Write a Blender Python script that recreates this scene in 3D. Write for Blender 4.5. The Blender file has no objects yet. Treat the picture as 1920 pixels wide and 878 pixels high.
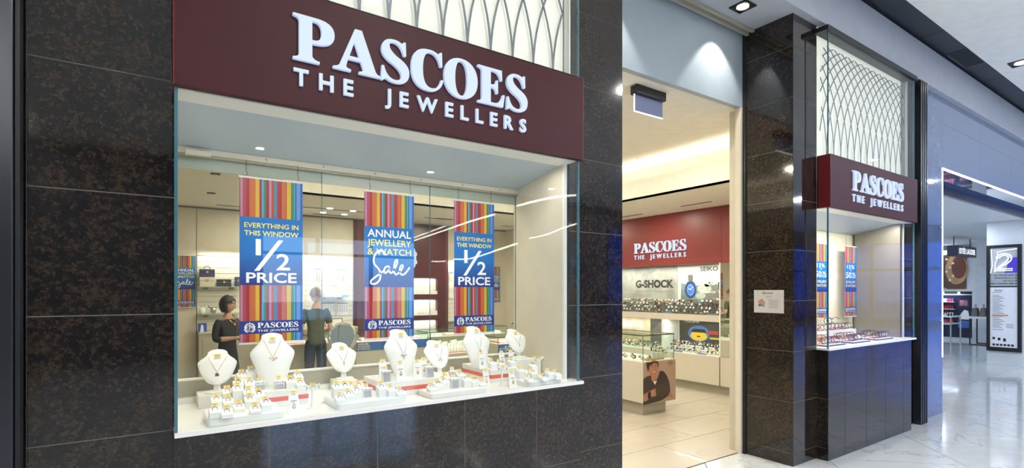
import bpy, bmesh, math, random
from mathutils import Vector, Matrix
random.seed(7)
PI = math.pi
SC = bpy.context.scene
COL = SC.collection
# ------------------------------------------------------------------ camera
cam_d = bpy.data.cameras.new('camera'); cam = bpy.data.objects.new('camera', cam_d); COL.objects.link(cam)
SC.camera = cam
FPX = 985.0; YAW = math.atan2(1440.0, 985.0); CAMY = -2.571; CAMZ = 1.65
cam.location = (0, CAMY, CAMZ)
cam.rotation_euler = (PI/2, 0, YAW - PI/2)
cam_d.sensor_width = 36; cam_d.lens = FPX/1920*36; cam_d.shift_y = 106/1920
cam_d.clip_start = 0.05; cam_d.clip_end = 200
# ------------------------------------------------------------------ world, exposure
SC.view_settings.view_transform = 'Standard'; SC.view_settings.look = 'None'
SC.view_settings.gamma = 1; SC.view_settings.use_curve_mapping = False
SC.view_settings.exposure = 0.28
SC.cycles.max_bounces = 8; SC.cycles.transparent_max_bounces = 24; SC.cycles.glossy_bounces = 5
SC.cycles.diffuse_bounces = 4
SC.cycles.sample_clamp_indirect = 6
W = bpy.data.worlds.new('sky'); SC.world = W; W.use_nodes = True
nt = W.node_tree; nt.nodes.clear()
wo = nt.nodes.new('ShaderNodeOutputWorld'); wb = nt.nodes.new('ShaderNodeBackground')
tc = nt.nodes.new('ShaderNodeTexCoord'); sp = nt.nodes.new('ShaderNodeSeparateXYZ'); cr = nt.nodes.new('ShaderNodeValToRGB')
nt.links.new(tc.outputs['Generated'], sp.inputs[0]); nt.links.new(sp.outputs['Z'], cr.inputs[0])
cr.color_ramp.elements[0].position = 0.0; cr.color_ramp.elements[0].color = (.55, .75, 1, 1)
cr.color_ramp.elements[1].position = 0.35; cr.color_ramp.elements[1].color = (.22, .50, 1, 1)
nt.links.new(cr.outputs[0], wb.inputs[0]); wb.inputs[1].default_value = 4.5
nt.links.new(wb.outputs[0], wo.inputs[0])

def light(name, kind, loc, energy, color=(1,1,1), size=.1, sizey=None, rot=(0,0,0), spot=None, blend=.5, spread=None):
    d = bpy.data.lights.new(name, kind); d.energy = energy; d.color = color
    if kind == 'AREA':
        d.size = size
        if sizey: d.shape = 'RECTANGLE'; d.size_y = sizey
        else: d.shape = 'DISK'
        if spread: d.spread = spread
    elif kind == 'SPOT':
        d.spot_size = spot; d.spot_blend = blend; d.shadow_soft_size = size
    else: d.shadow_soft_size = size
    o = bpy.data.objects.new(name, d); o.location = loc; o.rotation_euler = rot; COL.objects.link(o)
    return o
WARM = (1, .90, .72); NEUT = (1, .95, .87); COOL = (.72, .84, 1)
# mall: recessed lamps in the ceiling
for x in (-3, 1, 5, 9, 13, 17):
    for y in (-3.0, -6.5, -10):
        light('mall_lamp', 'AREA', (x+.9, y, 4.70), 60, (1, .97, .93) if x < 8 else (.78, .87, 1), .16)
# near soffit lamps over the entrance
for x in (2.95, 4.45):
    light('entrance_lamp', 'SPOT', (x, .24, 4.235), 48, NEUT, .03, rot=(math.radians(14), 0, 0), spot=math.radians(80), blend=.35)
# shop ceiling downlights
for (x, y, z, e) in [(1.9,1.6,3.49,42),(3.4,1.6,3.49,42),(4.9,1.6,3.49,42),(1.9,3.6,3.49,42),(3.4,3.6,3.49,42),(4.9,3.6,3.49,42),
                     (.3,1.8,2.98,20),(.3,4.2,2.98,20),(1.3,6.2,2.98,26),(3.0,6.2,2.98,26),(4.8,6.2,2.98,26),(6.7,1.6,2.98,20),(6.7,3.4,2.98,24),(6.7,5.2,2.98,20)]:
    light('downlight_lamp', 'AREA', (x, y, z), e*.6, WARM, .14)
# cove strips
light('cove_lamp', 'AREA', (5.98, 2.85, 3.22), 22, WARM, .06, 4.4, rot=(math.radians(180), math.radians(-35), 0))
light('cove_lamp', 'AREA', (3.6, 5.18, 3.22), 22, WARM, 4.4, .06, rot=(math.radians(150), 0, 0))
light('cove_lamp', 'AREA', (1.22, 2.85, 3.22), 12, WARM, .06, 4.4, rot=(math.radians(180), math.radians(35), 0))
# display window strips behind the signs
light('window_strip', 'AREA', (1.12, .02, 2.448), 7.2, NEUT, 1.9, .04, rot=(math.radians(8), 0, 0), spread=math.radians(160))
light('window_strip', 'AREA', (6.39, .02, 2.448), 26, NEUT, 1.9, .04, rot=(math.radians(8), 0, 0), spread=math.radians(160))
for x0 in (1.12, 6.39):
    pass
# neighbour store, cool white
for x in (11.5, 15, 18.5, 22):
    for y in (1.6, 4.0, 6.5):
        light('store_lamp', 'AREA', (x, y, 3.17), 20, COOL, .4)

# ------------------------------------------------------------------ unprojection onto real planes (photo pixel -> point of the place)
FX, FY, RX, RY = math.cos(YAW), math.sin(YAW), math.sin(YAW), -math.cos(YAW)
def P(u, v=None, x=None, y=None, z=None):
    t = (u-960)/FPX; dx = FX+t*RX; dy = FY+t*RY
    if z is not None: d = FPX*(CAMZ-z)/(v-545)
    elif y is not None: d = (y-CAMY)/dy
    else: d = x/dx
    return Vector((d*dx, d*dy+CAMY, z if z is not None else (CAMZ+(545-v)/FPX*d if v is not None else 0)))
def depth(p): return p[0]*FX+(p[1]-CAMY)*FY

# ------------------------------------------------------------------ materials
MATS = {}
def pbr(name, col, rough=.5, metal=0, var=.04, scale=8, coat=0, emis=None, es=0, spec=.5, bump=0):
    if name in MATS: return MATS[name]
    m = bpy.data.materials.new(name); m.use_nodes = True; n = m.node_tree; b = n.nodes['Principled BSDF']
    b.inputs['Roughness'].default_value = rough; b.inputs['Metallic'].default_value = metal
    b.inputs['Coat Weight'].default_value = coat; b.inputs['Coat Roughness'].default_value = .03
    b.inputs['Specular IOR Level'].default_value = spec
    if var > 0 or bump > 0:
        t = n.nodes.new('ShaderNodeTexCoord'); nz = n.nodes.new('ShaderNodeTexNoise'); nz.inputs['Scale'].default_value = scale
        nz.inputs['Detail'].default_value = 4
        n.links.new(t.outputs['Object'], nz.inputs['Vector'])
        r = n.nodes.new('ShaderNodeValToRGB')
        r.color_ramp.elements[0].position = .3; r.color_ramp.elements[1].position = .7
        r.color_ramp.elements[0].color = tuple(max(0, c*(1-var)) for c in col)+(1,)
        r.color_ramp.elements[1].color = tuple(min(1, c*(1+var)) for c in col)+(1,)
        n.links.new(nz.outputs['Fac'], r.inputs[0]); n.links.new(r.outputs[0], b.inputs['Base Color'])
        if bump > 0:
            bp = n.nodes.new('ShaderNodeBump'); bp.inputs['Strength'].default_value = bump; bp.inputs['Distance'].default_value = .002
            n.links.new(nz.outputs['Fac'], bp.inputs['Height']); n.links.new(bp.outputs[0], b.inputs['Normal'])
    else: b.inputs['Base Color'].default_value = tuple(col)+(1,)
    if emis: b.inputs['Emission Color'].default_value = tuple(emis)+(1,); b.inputs['Emission Strength'].default_value = es
    MATS[name] = m; return m
def emit(name, col, s):
    if name in MATS: return MATS[name]
    m = bpy.data.materials.new(name); m.use_nodes = True; n = m.node_tree; n.nodes.clear()
    o = n.nodes.new('ShaderNodeOutputMaterial'); e = n.nodes.new('ShaderNodeEmission')
    e.inputs[0].default_value = tuple(col)+(1,); e.inputs[1].default_value = s; n.links.new(e.outputs[0], o.inputs[0])
    MATS[name] = m; return m
def glass(name, tint=(.97,.985,.975), f0=.03, gain=.55, rough=0):
    m = bpy.data.materials.new(name); m.use_nodes = True; n = m.node_tree; n.nodes.clear()
    o = n.nodes.new('ShaderNodeOutputMaterial'); mx = n.nodes.new('ShaderNodeMixShader')
    tr = n.nodes.new('ShaderNodeBsdfTransparent'); tr.inputs[0].default_value = tuple(tint)+(1,)
    gl = n.nodes.new('ShaderNodeBsdfGlossy'); gl.inputs['Roughness'].default_value = rough
    lw = n.nodes.new('ShaderNodeLayerWeight'); lw.inputs[0].default_value = .5
    pw = n.nodes.new('ShaderNodeMath'); pw.operation = 'POWER'; pw.inputs[1].default_value = 5
    ma = n.nodes.new('ShaderNodeMath'); ma.operation = 'MULTIPLY_ADD'; ma.inputs[1].default_value = gain; ma.inputs[2].default_value = f0
    n.links.new(lw.outputs['Facing'], pw.inputs[0]); n.links.new(pw.outputs[0], ma.inputs[0]); n.links.new(ma.outputs[0], mx.inputs[0])
    n.links.new(tr.outputs[0], mx.inputs[1]); n.links.new(gl.outputs[0], mx.inputs[2]); n.links.new(mx.outputs[0], o.inputs[0])
    MATS[name] = m; return m
def granite(name, base=(.0065,.0062,.0066), fleck=(.038,.024,.0155), coat=.30):
    m = bpy.data.materials.new(name); m.use_nodes = True; n = m.node_tree; b = n.nodes['Principled BSDF']
    t = n.nodes.new('ShaderNodeTexCoord')
    wn = n.nodes.new('ShaderNodeTexNoise'); wn.inputs['Scale'].default_value = 30; wn.inputs['Detail'].default_value = 3
    mixv = n.nodes.new('ShaderNodeMixRGB'); mixv.blend_type = 'ADD'; mixv.inputs[0].default_value = .015
    n.links.new(t.outputs['Object'], wn.inputs['Vector']); n.links.new(t.outputs['Object'], mixv.inputs[1]); n.links.new(wn.outputs['Color'], mixv.inputs[2])
    n1 = n.nodes.new('ShaderNodeTexNoise'); n1.inputs['Scale'].default_value = 50; n1.inputs['Detail'].default_value = 5; n1.inputs['Roughness'].default_value = .72
    n2 = n.nodes.new('ShaderNodeTexNoise'); n2.inputs['Scale'].default_value = 7; n2.inputs['Detail'].default_value = 2
    vo = n.nodes.new('ShaderNodeTexVoronoi'); vo.inputs['Scale'].default_value = 110
    for q in (n1, n2, vo): n.links.new(mixv.outputs[0], q.inputs['Vector'])
    r1 = n.nodes.new('ShaderNodeValToRGB'); r1.color_ramp.elements[0].position = .45; r1.color_ramp.elements[1].position = .64
    mu = n.nodes.new('ShaderNodeMath'); mu.operation = 'MULTIPLY'
    ad = n.nodes.new('ShaderNodeMath'); ad.operation = 'MULTIPLY_ADD'; ad.inputs[1].default_value = .35
    n.links.new(n2.outputs['Fac'], ad.inputs[0]); n.links.new(n1.outputs['Fac'], ad.inputs[2])
    sb = n.nodes.new('ShaderNodeMath'); sb.operation = 'SUBTRACT'; sb.inputs[1].default_value = .165
    n.links.new(ad.outputs[0], sb.inputs[0]); n.links.new(sb.outputs[0], r1.inputs[0])
    n.links.new(r1.outputs[0], mu.inputs[0]); n.links.new(vo.outputs['Color'], mu.inputs[1])
    mc = n.nodes.new('ShaderNodeMixRGB'); mc.inputs[1].default_value = tuple(base)+(1,); mc.inputs[2].default_value = tuple(fleck)+(1,)
    m2 = n.nodes.new('ShaderNodeMath'); m2.operation = 'MULTIPLY'; m2.inputs[1].default_value = 2.1; m2.use_clamp = True
    n.links.new(mu.outputs[0], m2.inputs[0]); n.links.new(m2.outputs[0], mc.inputs[0]); n.links.new(mc.outputs[0], b.inputs['Base Color'])
    b.inputs['Roughness'].default_value = .06; b.inputs['Specular IOR Level'].default_value = .5
    b.inputs['Coat Weight'].default_value = coat; b.inputs['Coat Roughness'].default_value = .02
    MATS[name] = m; return m
def marble(name, base=(.60,.60,.585), vein=(.36,.37,.38), rough=.12, coat=.5, stretch=(1,1,1), vs=1.3):
    m = bpy.data.materials.new(name); m.use_nodes = True; n = m.node_tree; b = n.nodes['Principled BSDF']
    t = n.nodes.new('ShaderNodeTexCoord'); mp = n.nodes.new('ShaderNodeMapping'); mp.inputs['Scale'].default_value = stretch
    mp.inputs['Rotation'].default_value = (0,0,.5)
    nz = n.nodes.new('ShaderNodeTexNoise'); nz.inputs['Scale'].default_value = vs; nz.inputs['Detail'].default_value = 9; nz.inputs['Distortion'].default_value = 1.4
    n.links.new(t.outputs['Object'], mp.inputs[0]); n.links.new(mp.outputs[0], nz.inputs['Vector'])
    r = n.nodes.new('ShaderNodeValToRGB'); e = r.color_ramp.elements
    e[0].position = .40; e[0].color = tuple(base)+(1,); e[1].position = .62; e[1].color = tuple(c*.93 for c in base)+(1,)
    k = e.new(.50); k.color = tuple(vein)+(1,); k = e.new(.485); k.color = tuple(base)+(1,); k = e.new(.515); k.color = tuple(base)+(1,)
    n.links.new(nz.outputs['Fac'], r.inputs[0]); n.links.new(r.outputs[0], b.inputs['Base Color'])
    b.inputs['Roughness'].default_value = rough; b.inputs['Coat Weight'].default_value = coat; b.inputs['Coat Roughness'].default_value = .05
    MATS[name] = m; return m
def grad(name, top, bot, z0, z1, rough=.35):
    # printed colour gradient down a banner (object space)
    m = bpy.data.materials.new(name); m.use_nodes = True; n = m.node_tree; b = n.nodes['Principled BSDF']
    t = n.nodes.new('ShaderNodeTexCoord'); s = n.nodes.new('ShaderNodeSeparateXYZ'); mr = n.nodes.new('ShaderNodeMapRange')
    mr.inputs['From Min'].default_value = z0; mr.inputs['From Max'].default_value = z1
    r = n.nodes.new('ShaderNodeValToRGB'); r.color_ramp.elements[0].color = tuple(bot)+(1,); r.color_ramp.elements[1].color = tuple(top)+(1,)
    r.color_ramp.elements[1].position = .5
    n.links.new(t.outputs['Object'], s.inputs[0]); n.links.new(s.outputs['Z'], mr.inputs['Value']); n.links.new(mr.outputs[0], r.inputs[0])
    n.links.new(r.outputs[0], b.inputs['Base Color']); b.inputs['Roughness'].default_value = rough
    MATS[name] = m; return m

GR = granite('tan_brown_granite'); 
GROUT = pbr('granite_joint', (.22,.20,.17), .6)
GLASS = glass('shop_glass'); CASEGLASS = glass('case_glass', (.95,.985,.965), .03, .4)
GEDGE = pbr('glass_edge', (.05,.16,.20), .1, coat=.6)
CREAM = pbr('cream_paint', (.72,.66,.53), .55); CREAMW = pbr('cream_wall', (.60,.55,.44), .5)
CEIL = pbr('ceiling_paint', (.78,.75,.67), .7); MCEIL = pbr('mall_ceiling_paint', (.88,.88,.86), .6)
WHITE = pbr('white_laminate', (.86,.85,.81), .28, var=.01); WHITEM = pbr('white_leatherette', (.88,.875,.85), .5, var=.02)
BEIGE = pbr('beige_laminate', (.60,.56,.47), .35, var=.02); TAUPE = pbr('taupe_panel', (.40,.375,.30), .45, var=.02)
FROST = pbr('frosted_band', (.50,.53,.47), .45, var=.02); HEADB = pbr('header_paint', (.34,.40,.44), .45, var=.02)
SOFF = pbr('window_soffit', (.42,.50,.58), .35, var=.02)
REDSIGN = pbr('maroon_sign', (.052,.0055,.009), .5, var=.03, spec=.3); REDSIDE = pbr('red_sign_edge', (.16,.012,.016), .35)
REDWALL = pbr('red_wall_panel', (.20,.028,.026), .4, var=.02); BURG = pbr('burgundy_panel', (.085,.016,.020), .3, var=.05)
GLOW = emit('sign_letter_glow', (.74,.86,1), .85); GLOWE = pbr('letter_edge', (.55,.65,.9), .4, emis=(.6,.72,1), es=.35)
STEEL = pbr('dark_steel', (.06,.065,.075), .25, .8); BLACK = pbr('black_metal', (.012,.012,.014), .4); CHROME = pbr('chrome', (.8,.8,.78), .12, 1, var=0)
GOLD = pbr('gold', (.75,.42,.18), .22, 1, var=0); SILVER = pbr('silver', (.50,.49,.47), .22, 1, var=0)
RUBY = pbr('dark_stone', (.06,.02,.22), .1, coat=1); YEL = pbr('yellow_tag', (1,.78,.07), .5, var=.02)
ORNG = pbr('tag_print', (.75,.20,.03), .5, var=0); TAGW = pbr('tag_white', (.84,.82,.80), .5, var=.02); TAGP = pbr('tag_pink_print', (.62,.33,.33), .5, var=0)
CORAL = pbr('coral_ribbon', (.72,.12,.075), .5); GREYF = pbr('grey_velvet', (.42,.42,.44), .7)
NAVY = pbr('navy_print', (.012,.03,.22), .35); INKW = pbr('white_ink', (.85,.85,.83), .5, var=0); INKY = pbr('yellow_ink', (.90,.72,.10), .5, var=0)
INKB = pbr('black_ink', (.012,.012,.012), .5, var=0); INKG = pbr('grey_ink', (.2,.2,.2), .5, var=0)
MIRROR = pbr('mirror_glass', (.86,.86,.83), .01, 1, var=0)
MARBLE = marble('mall_marble', (.64,.67,.69), (.47,.50,.52)); STILE = marble('shop_tile', (.50,.455,.375), (.40,.365,.30), .28, .15, (1,3,1), .9); GTILE = marble('store_tile', (.50,.54,.55), (.44,.47,.48), .18, .4, (1,1,1), .8)
JOINT = pbr('floor_joint', (.04,.04,.045), .8); BLUEP = pbr('blue_grey_glass_panel', (.13,.18,.32), .05, var=.05, coat=.9)
LED = emit('white_led', (.85,.93,1), 5); WARML = emit('lamp_face', (1,.93,.8), 9); DUCT = pbr('charcoal_duct', (.018,.022,.032), .45)
SKIN = pbr('skin', (.46,.26,.17), .5, var=.03); SKIN2 = pbr('light_skin', (.60,.37,.26), .5, var=.03); LIP = pbr('lips', (.35,.08,.07), .4)
HAIRB = pbr('black_hair', (.012,.010,.010), .4, var=.3, scale=60); HAIRC = pbr('auburn_hair', (.16,.07,.03), .5, var=.3, scale=60)
BLKC = pbr('black_cloth', (.014,.015,.018), .8, var=.15, scale=20); OLIVE = pbr('olive_cloth', (.085,.10,.065), .85, var=.12, scale=14); JEAN = pbr('dark_jeans', (.02,.027,.05), .8, var=.2, scale=30)

# ------------------------------------------------------------------ object helpers
class MB:
    def __init__(s): s.v = []; s.f = []; s.m = []
    def add(s, vs, fs, mi=0):
        k = len(s.v); s.v += [tuple(q) for q in vs]; s.f += [tuple(i+k for i in f) for f in fs]; s.m += [mi]*len(fs); return s
    def box(s, x0, x1, y0, y1, z0, z1, mi=0):
        vs = [(x0,y0,z0),(x1,y0,z0),(x1,y1,z0),(x0,y1,z0),(x0,y0,z1),(x1,y0,z1),(x1,y1,z1),(x0,y1,z1)]
        return s.add(vs, [(3,2,1,0),(4,5,6,7),(0,1,5,4),(1,2,6,5),(2,3,7,6),(3,0,4,7)], mi)
    def prism(s, pts, z0, z1, mi=0):       # CCW xy polygon
        n = len(pts); vs = [(p[0],p[1],z0) for p in pts]+[(p[0],p[1],z1) for p in pts]
        return s.add(vs, [tuple(range(n-1,-1,-1)), tuple(range(n,2*n))]+[(i,(i+1)%n,n+(i+1)%n,n+i) for i in range(n)], mi)
    def tube(s, pts, r, n=8, mi=0, closed=False, caps=True):
        pts = [Vector(p) for p in pts]; N = len(pts); rr = r if isinstance(r, (list,tuple)) else [r]*N
        k0 = []; up = None
        for i, p in enumerate(pts):
            a = pts[(i-1)%N] if (i > 0 or closed) else p; b = pts[(i+1)%N] if (i < N-1 or closed) else p
            t = (b-a).normalized()
            if up is None:
                up = Vector((0,0,1)) if abs(t.z) < .9 else Vector((1,0,0))
            e1 = (up - t*up.dot(t))
            if e1.length < 1e-6: e1 = t.orthogonal()
            e1.normalize(); up = e1; e2 = t.cross(e1)
            k0 += [tuple(p+(e1*math.cos(q*2*PI/n)+e2*math.sin(q*2*PI/n))*rr[i]) for q in range(n)]
        fs = []
        for i in range(N if closed else N-1):
            for q in range(n):
                a = i*n+q; b = i*n+(q+1)%n; j = (i+1)%N
                fs.append((a, b, j*n+(q+1)%n, j*n+q))
        if caps and not closed: fs += [tuple(range(n-1,-1,-1)), tuple((N-1)*n+q for q in range(n))]
        return s.add(k0, fs, mi)
    def lathe(s, prof, n=20, mi=0, c=(0,0,0), sx=1, sy=1):
        vs = []; N = len(prof)
        for r, z in prof: vs += [(c[0]+r*sx*math.cos(2*PI*q/n), c[1]+r*sy*math.sin(2*PI*q/n), c[2]+z) for q in range(n)]
        fs = [(i*n+q, i*n+(q+1)%n, (i+1)*n+(q+1)%n, (i+1)*n+q) for i in range(N-1) for q in range(n)]
        fs += [tuple(range(n-1,-1,-1)), tuple((N-1)*n+q for q in range(n))]
        return s.add(vs, fs, mi)
    def ball(s, c, r, n=10, mi=0, sc=(1,1,1)):
        m = max(4, n//2+1); vs = []; 
        for i in range(m+1):
            a = PI*i/m; vs += [(c[0]+r*sc[0]*math.sin(a)*math.cos(2*PI*q/n), c[1]+r*sc[1]*math.sin(a)*math.sin(2*PI*q/n), c[2]-r*sc[2]*math.cos(a)) for q in range(n)]
        return s.add(vs, [(i*n+q, i*n+(q+1)%n, (i+1)*n+(q+1)%n, (i+1)*n+q) for i in range(m) for q in range(n)], mi)
    def rot(s, M):
        s.v = [tuple(M @ Vector(q)) for q in s.v]; return s
    def mesh(s, name, mats):
        me = bpy.data.meshes.new(name); me.from_pydata(s.v, [], s.f)
        for m in (mats if isinstance(mats, (list,tuple)) else [mats]): me.materials.append(m)
        if len(set(s.m)) > 1: me.polygons.foreach_set('material_index', s.m)
        me.update(); return me
    def build(s, name, mats, parent=None, smooth=False, bevel=0, loc=None):
        me = s.mesh(name, mats)
        if smooth: smooth_mesh(me)
        return link(name, me, parent, bevel, loc)
def smooth_mesh(me, ang=40):
    for p in me.polygons: p.use_smooth = True
    try: me.set_sharp_from_angle(angle=math.radians(ang))
    except Exception: pass
def link(name, me, parent=None, bevel=0, loc=None):
    o = bpy.data.objects.new(name, me); COL.objects.link(o)
    if parent: o.parent = parent
    if loc is not None: o.location = loc
    if bevel:
        b = o.modifiers.new('bevel', 'BEVEL'); b.width = bevel; b.segments = 2; b.limit_method = 'ANGLE'
    return o
def box(name, b, mat, parent=None, bevel=0): return MB().box(*b).build(name, mat, parent, bevel=bevel)
def thing(name, label, cat, loc=(0,0,0), rz=0, group=None):
    o = bpy.data.objects.new(name, None); COL.objects.link(o); o.location = loc; o.rotation_euler = (0,0,rz); o.empty_display_size = .05
    o['label'] = label; o['category'] = cat
    if group: o['group'] = group
    return o
def tag(o, label, cat, group=None):
    o['label'] = label; o['category'] = cat
    if group: o['group'] = group
    return o
def struct(name, label=None, loc=(0,0,0)):
    o = bpy.data.objects.new(name, None); COL.objects.link(o); o.location = loc; o['kind'] = 'structure'
    if label: o['label'] = label
    return o
def skind(o, label=None):
    o['kind'] = 'structure'
    if label: o['label'] = label
    return o
def copy_tree(o, parent=None):
    c = o.copy(); COL.objects.link(c); c.parent = parent
    for ch in list(o.children): copy_tree(ch, c)
    return c
def rrect(x0, x1, y0, y1, r, n=4):
    pts = []
    for cx, cy, a0 in ((x1-r,y0+r,-90),(x1-r,y1-r,0),(x0+r,y1-r,90),(x0+r,y0+r,180)):
        for i in range(n+1):
            a = math.radians(a0+90*i/n); pts.append((cx+r*math.cos(a), cy+r*math.sin(a)))
    return pts

class Fr:
    """a flat frame in 3-D: origin, right, up; n points to the reader"""
    def __init__(s, o, r, u=(0,0,1)):
        s.o = Vector(o); s.r = Vector(r).normalized(); s.u = Vector(u).normalized(); s.n = s.r.cross(s.u)
    def p(s, a, b, l=0): return s.o+s.r*a+s.u*b+s.n*l
FRONT = lambda x, y, z: Fr((x,y,z), (1,0,0))      # reader stands at -y
SIDE = lambda x, y, z: Fr((x,y,z), (0,-1,0))      # reader stands at -x
_tc = {}
def textmesh(s, bold=0, res=3):
    k = (s, bold)
    if k in _tc: return _tc[k]
    c = bpy.data.curves.new('txt', 'FONT'); c.body = s; c.size = 1; c.offset = bold; c.resolution_u = res
    o = bpy.data.objects.new('txt', c); COL.objects.link(o)
    dg = bpy.context.evaluated_depsgraph_get(); dg.update()
    me = bpy.data.meshes.new_from_object(o.evaluated_get(dg))
    vs = [(v.co.x, v.co.y) for v in me.vertices]; fs = [tuple(p.vertices) for p in me.polygons]
    bpy.data.objects.remove(o); bpy.data.curves.remove(c); bpy.data.meshes.remove(me)
    _tc[k] = (vs, fs); return _tc[k]
def flat_text(mb, s, fr, a, b, h=None, w=None, bold=0, lift=.0006, mi=0, align='l', capref='H', shear=0):
    vs, fs = textmesh(s, bold)
    if not vs: return
    ch = [v[1] for v in textmesh(capref, bold)[0]]; cap = max(ch)-min(ch)
    x0 = min(v[0] for v in vs); x1 = max(v[0] for v in vs)
    sy = (h/cap) if h else (w/(x1-x0)); sx = (w/(x1-x0)) if w else sy
    ww = (x1-x0)*sx; off = {'l':0, 'c':-ww/2, 'r':-ww}[align]
    mb.add([fr.p(a+off+(x-x0)*sx+shear*y*sy, b+(y-min(ch))*sy, lift) for x, y in vs], fs, mi)
def poly(mb, fr, pts, lift=.0004, mi=0):
    mb.add([fr.p(a, b, lift) for a, b in pts], [tuple(range(len(pts)))], mi)
def rect(mb, fr, a0, a1, b0, b1, lift=.0004, mi=0): poly(mb, fr, [(a0,b0),(a1,b0),(a1,b1),(a0,b1)], lift, mi)
def ell(mb, fr, a, b, ra, rb, lift=.0005, mi=0, n=20, a0=0, a1=2*PI): 
    poly(mb, fr, [(a+ra*math.cos(a0+(a1-a0)*i/n), b+rb*math.sin(a0+(a1-a0)*i/n)) for i in range(n if a1-a0 > 6.2 else n+1)], lift, mi)
def stroke(mb, fr, pts, w, lift=.0008, mi=0, closed=False):
    N = len(pts); L = []; R = []
    for i, p in enumerate(pts):
        a = Vector(pts[i-1] if (i or closed) else p); b = Vector(pts[(i+1)%N] if (i < N-1 or closed) else p)
        t = (b-a); t = t.normalized() if t.length > 0 else Vector((1,0)); nn = Vector((-t.y, t.x))*w/2; q = Vector(p)
        L.append(q+nn); R.append(q-nn)
    for i in range(N if closed else N-1):
        j = (i+1)%N; mb.add([fr.p(*R[i],lift), fr.p(*R[j],lift), fr.p(*L[j],lift), fr.p(*L[i],lift)], [(0,1,2,3)], mi)
def bez(p0, *segs, n=8):
    out = [p0]; cur = p0
    for s in segs:
        if len(s) == 2:
            c, e = s; out += [((1-t)**2*cur[0]+2*(1-t)*t*c[0]+t*t*e[0], (1-t)**2*cur[1]+2*(1-t)*t*c[1]+t*t*e[1]) for t in [k/n for k in range(1,n+1)]]; cur = e
        elif len(s) == 3:
            c, d, e = s; out += [tuple((1-t)**3*cur[i]+3*(1-t)**2*t*c[i]+3*(1-t)*t*t*d[i]+t**3*e[i] for i in (0,1)) for t in [k/n for k in range(1,n+1)]]; cur = e
    return out
# bold serif capitals, drawn by hand
GLY = {
'P': (83, ["M0,0 L53,0 L53,5 Q40,6 38,14 L38,42 L48,42 Q84,44 84,71 Q84,100 46,100 L0,100 L0,95 Q11,94 12,86 L12,14 Q11,6 0,5", "M38,92 L42,92 Q57,92 57,71 Q57,50 42,50 L38,50"]),
'A': (97, ["M-2,0 L36,0 L36,5 Q24,6 26,13 L30,28 L58,28 L63,13 Q65,6 54,5 L54,0 L102,0 L102,5 Q94,6 91,13 L60,101 L45,101 L12,13 Q8,6 -2,5", "M33,36 L55,36 L44,71"]),
'S': (76, ["M7,-1 L9,34 L14,34 Q20,6 40,5 Q56,6 55,19 Q55,30 36,42 Q7,55 8,75 Q10,102 38,102 Q48,102 54,98 Q59,96 61,102 L66,102 L67,69 L61,69 Q54,95 38,95 Q26,95 27,84 Q27,74 46,62 Q76,48 75,28 Q74,-2 42,-2 Q30,-2 22,3 Q16,6 12,-1"]),
'C': (86, ["M87,32 Q80,-2 48,-2 Q4,-2 4,50 Q4,102 50,102 Q62,102 70,97 Q76,95 78,102 L83,102 L84,66 L78,66 Q72,95 54,95 Q33,95 33,50 Q33,6 56,6 Q74,7 81,33"]),
'O': (98, ["M50,-2 C80,-2 97,20 97,50 C97,80 80,102 50,102 C20,102 3,80 3,50 C3,20 20,-2 50,-2", "M50,5 C62,5 67,25 67,50 C67,75 62,95 50,95 C38,95 33,75 33,50 C33,25 38,5 50,5"]),
'E': (80, ["M0,0 L76,0 L81,34 L75,34 Q68,7 48,7 L38,7 L38,48 L42,48 Q54,48 55,34 L60,34 L60,70 L55,70 Q54,56 42,56 L38,56 L38,93 L48,93 Q64,93 68,72 L73,72 L72,100 L0,100 L0,95 Q11,94 12,86 L12,14 Q11,6 0,5"]),
}
def parse(d):
    out = []; cur = (0,0); toks = d.split(' '); cmd = None; buf = []
    for t in toks:
        if t[0] in 'MLQC': cmd = t[0]; t = t[1:]; buf = []
        pt = tuple(float(q) for q in t.split(',')); buf.append(pt)
        need = {'M':1,'L':1,'Q':2,'C':3}[cmd]
        if len(buf) == need:
            if cmd in 'ML': out.append(pt)
            else: out += bez(cur, tuple(buf), n=7)[1:]
            cur = pt; buf = []
    return out
def glyph_mesh(ch, ext=.0):
    """fill a glyph (with holes) through a 2-D curve -> (verts2d, faces)"""
    c = bpy.data.curves.new('g', 'CURVE'); c.dimensions = '2D'; c.fill_mode = 'BOTH'
    for d in GLY[ch][1]:
        pts = parse(d)
        if abs(pts[0][0]-pts[-1][0])+abs(pts[0][1]-pts[-1][1]) < 1e-4: pts = pts[:-1]
        s = c.splines.new('POLY'); s.points.add(len(pts)-1)
        for q, p in zip(s.points, pts): q.co = (p[0]/100, p[1]/100, 0, 1)
        s.use_cyclic_u = True
    o = bpy.data.objects.new('g', c); COL.objects.link(o)
    dg = bpy.context.evaluated_depsgraph_get(); dg.update()
    me = bpy.data.meshes.new_from_object(o.evaluated_get(dg))
    bm = bmesh.new(); bm.from_mesh(me); bmesh.ops.remove_doubles(bm, verts=bm.verts, dist=1e-5)
    bm.verts.index_update()
    vs = [(v.co.x, v.co.y) for v in bm.verts]; fs = []
    for f in bm.faces:
        ids = [v.index for v in f.verts]
        if f.normal.z < 0: ids.reverse()
        fs.append(tuple(ids))
    edges = {}
    for f in fs:
        for i in range(len(f)):
            a, b = f[i], f[(i+1)%len(f)]
            edges[(a,b)] = 1
    bd = [e for e in edges if (e[1], e[0]) not in edges]
    bm.free(); bpy.data.objects.remove(o); bpy.data.curves.remove(c); bpy.data.meshes.remove(me)
    return vs, fs, bd
GM = {ch: glyph_mesh(ch) for ch in GLY}
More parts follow.
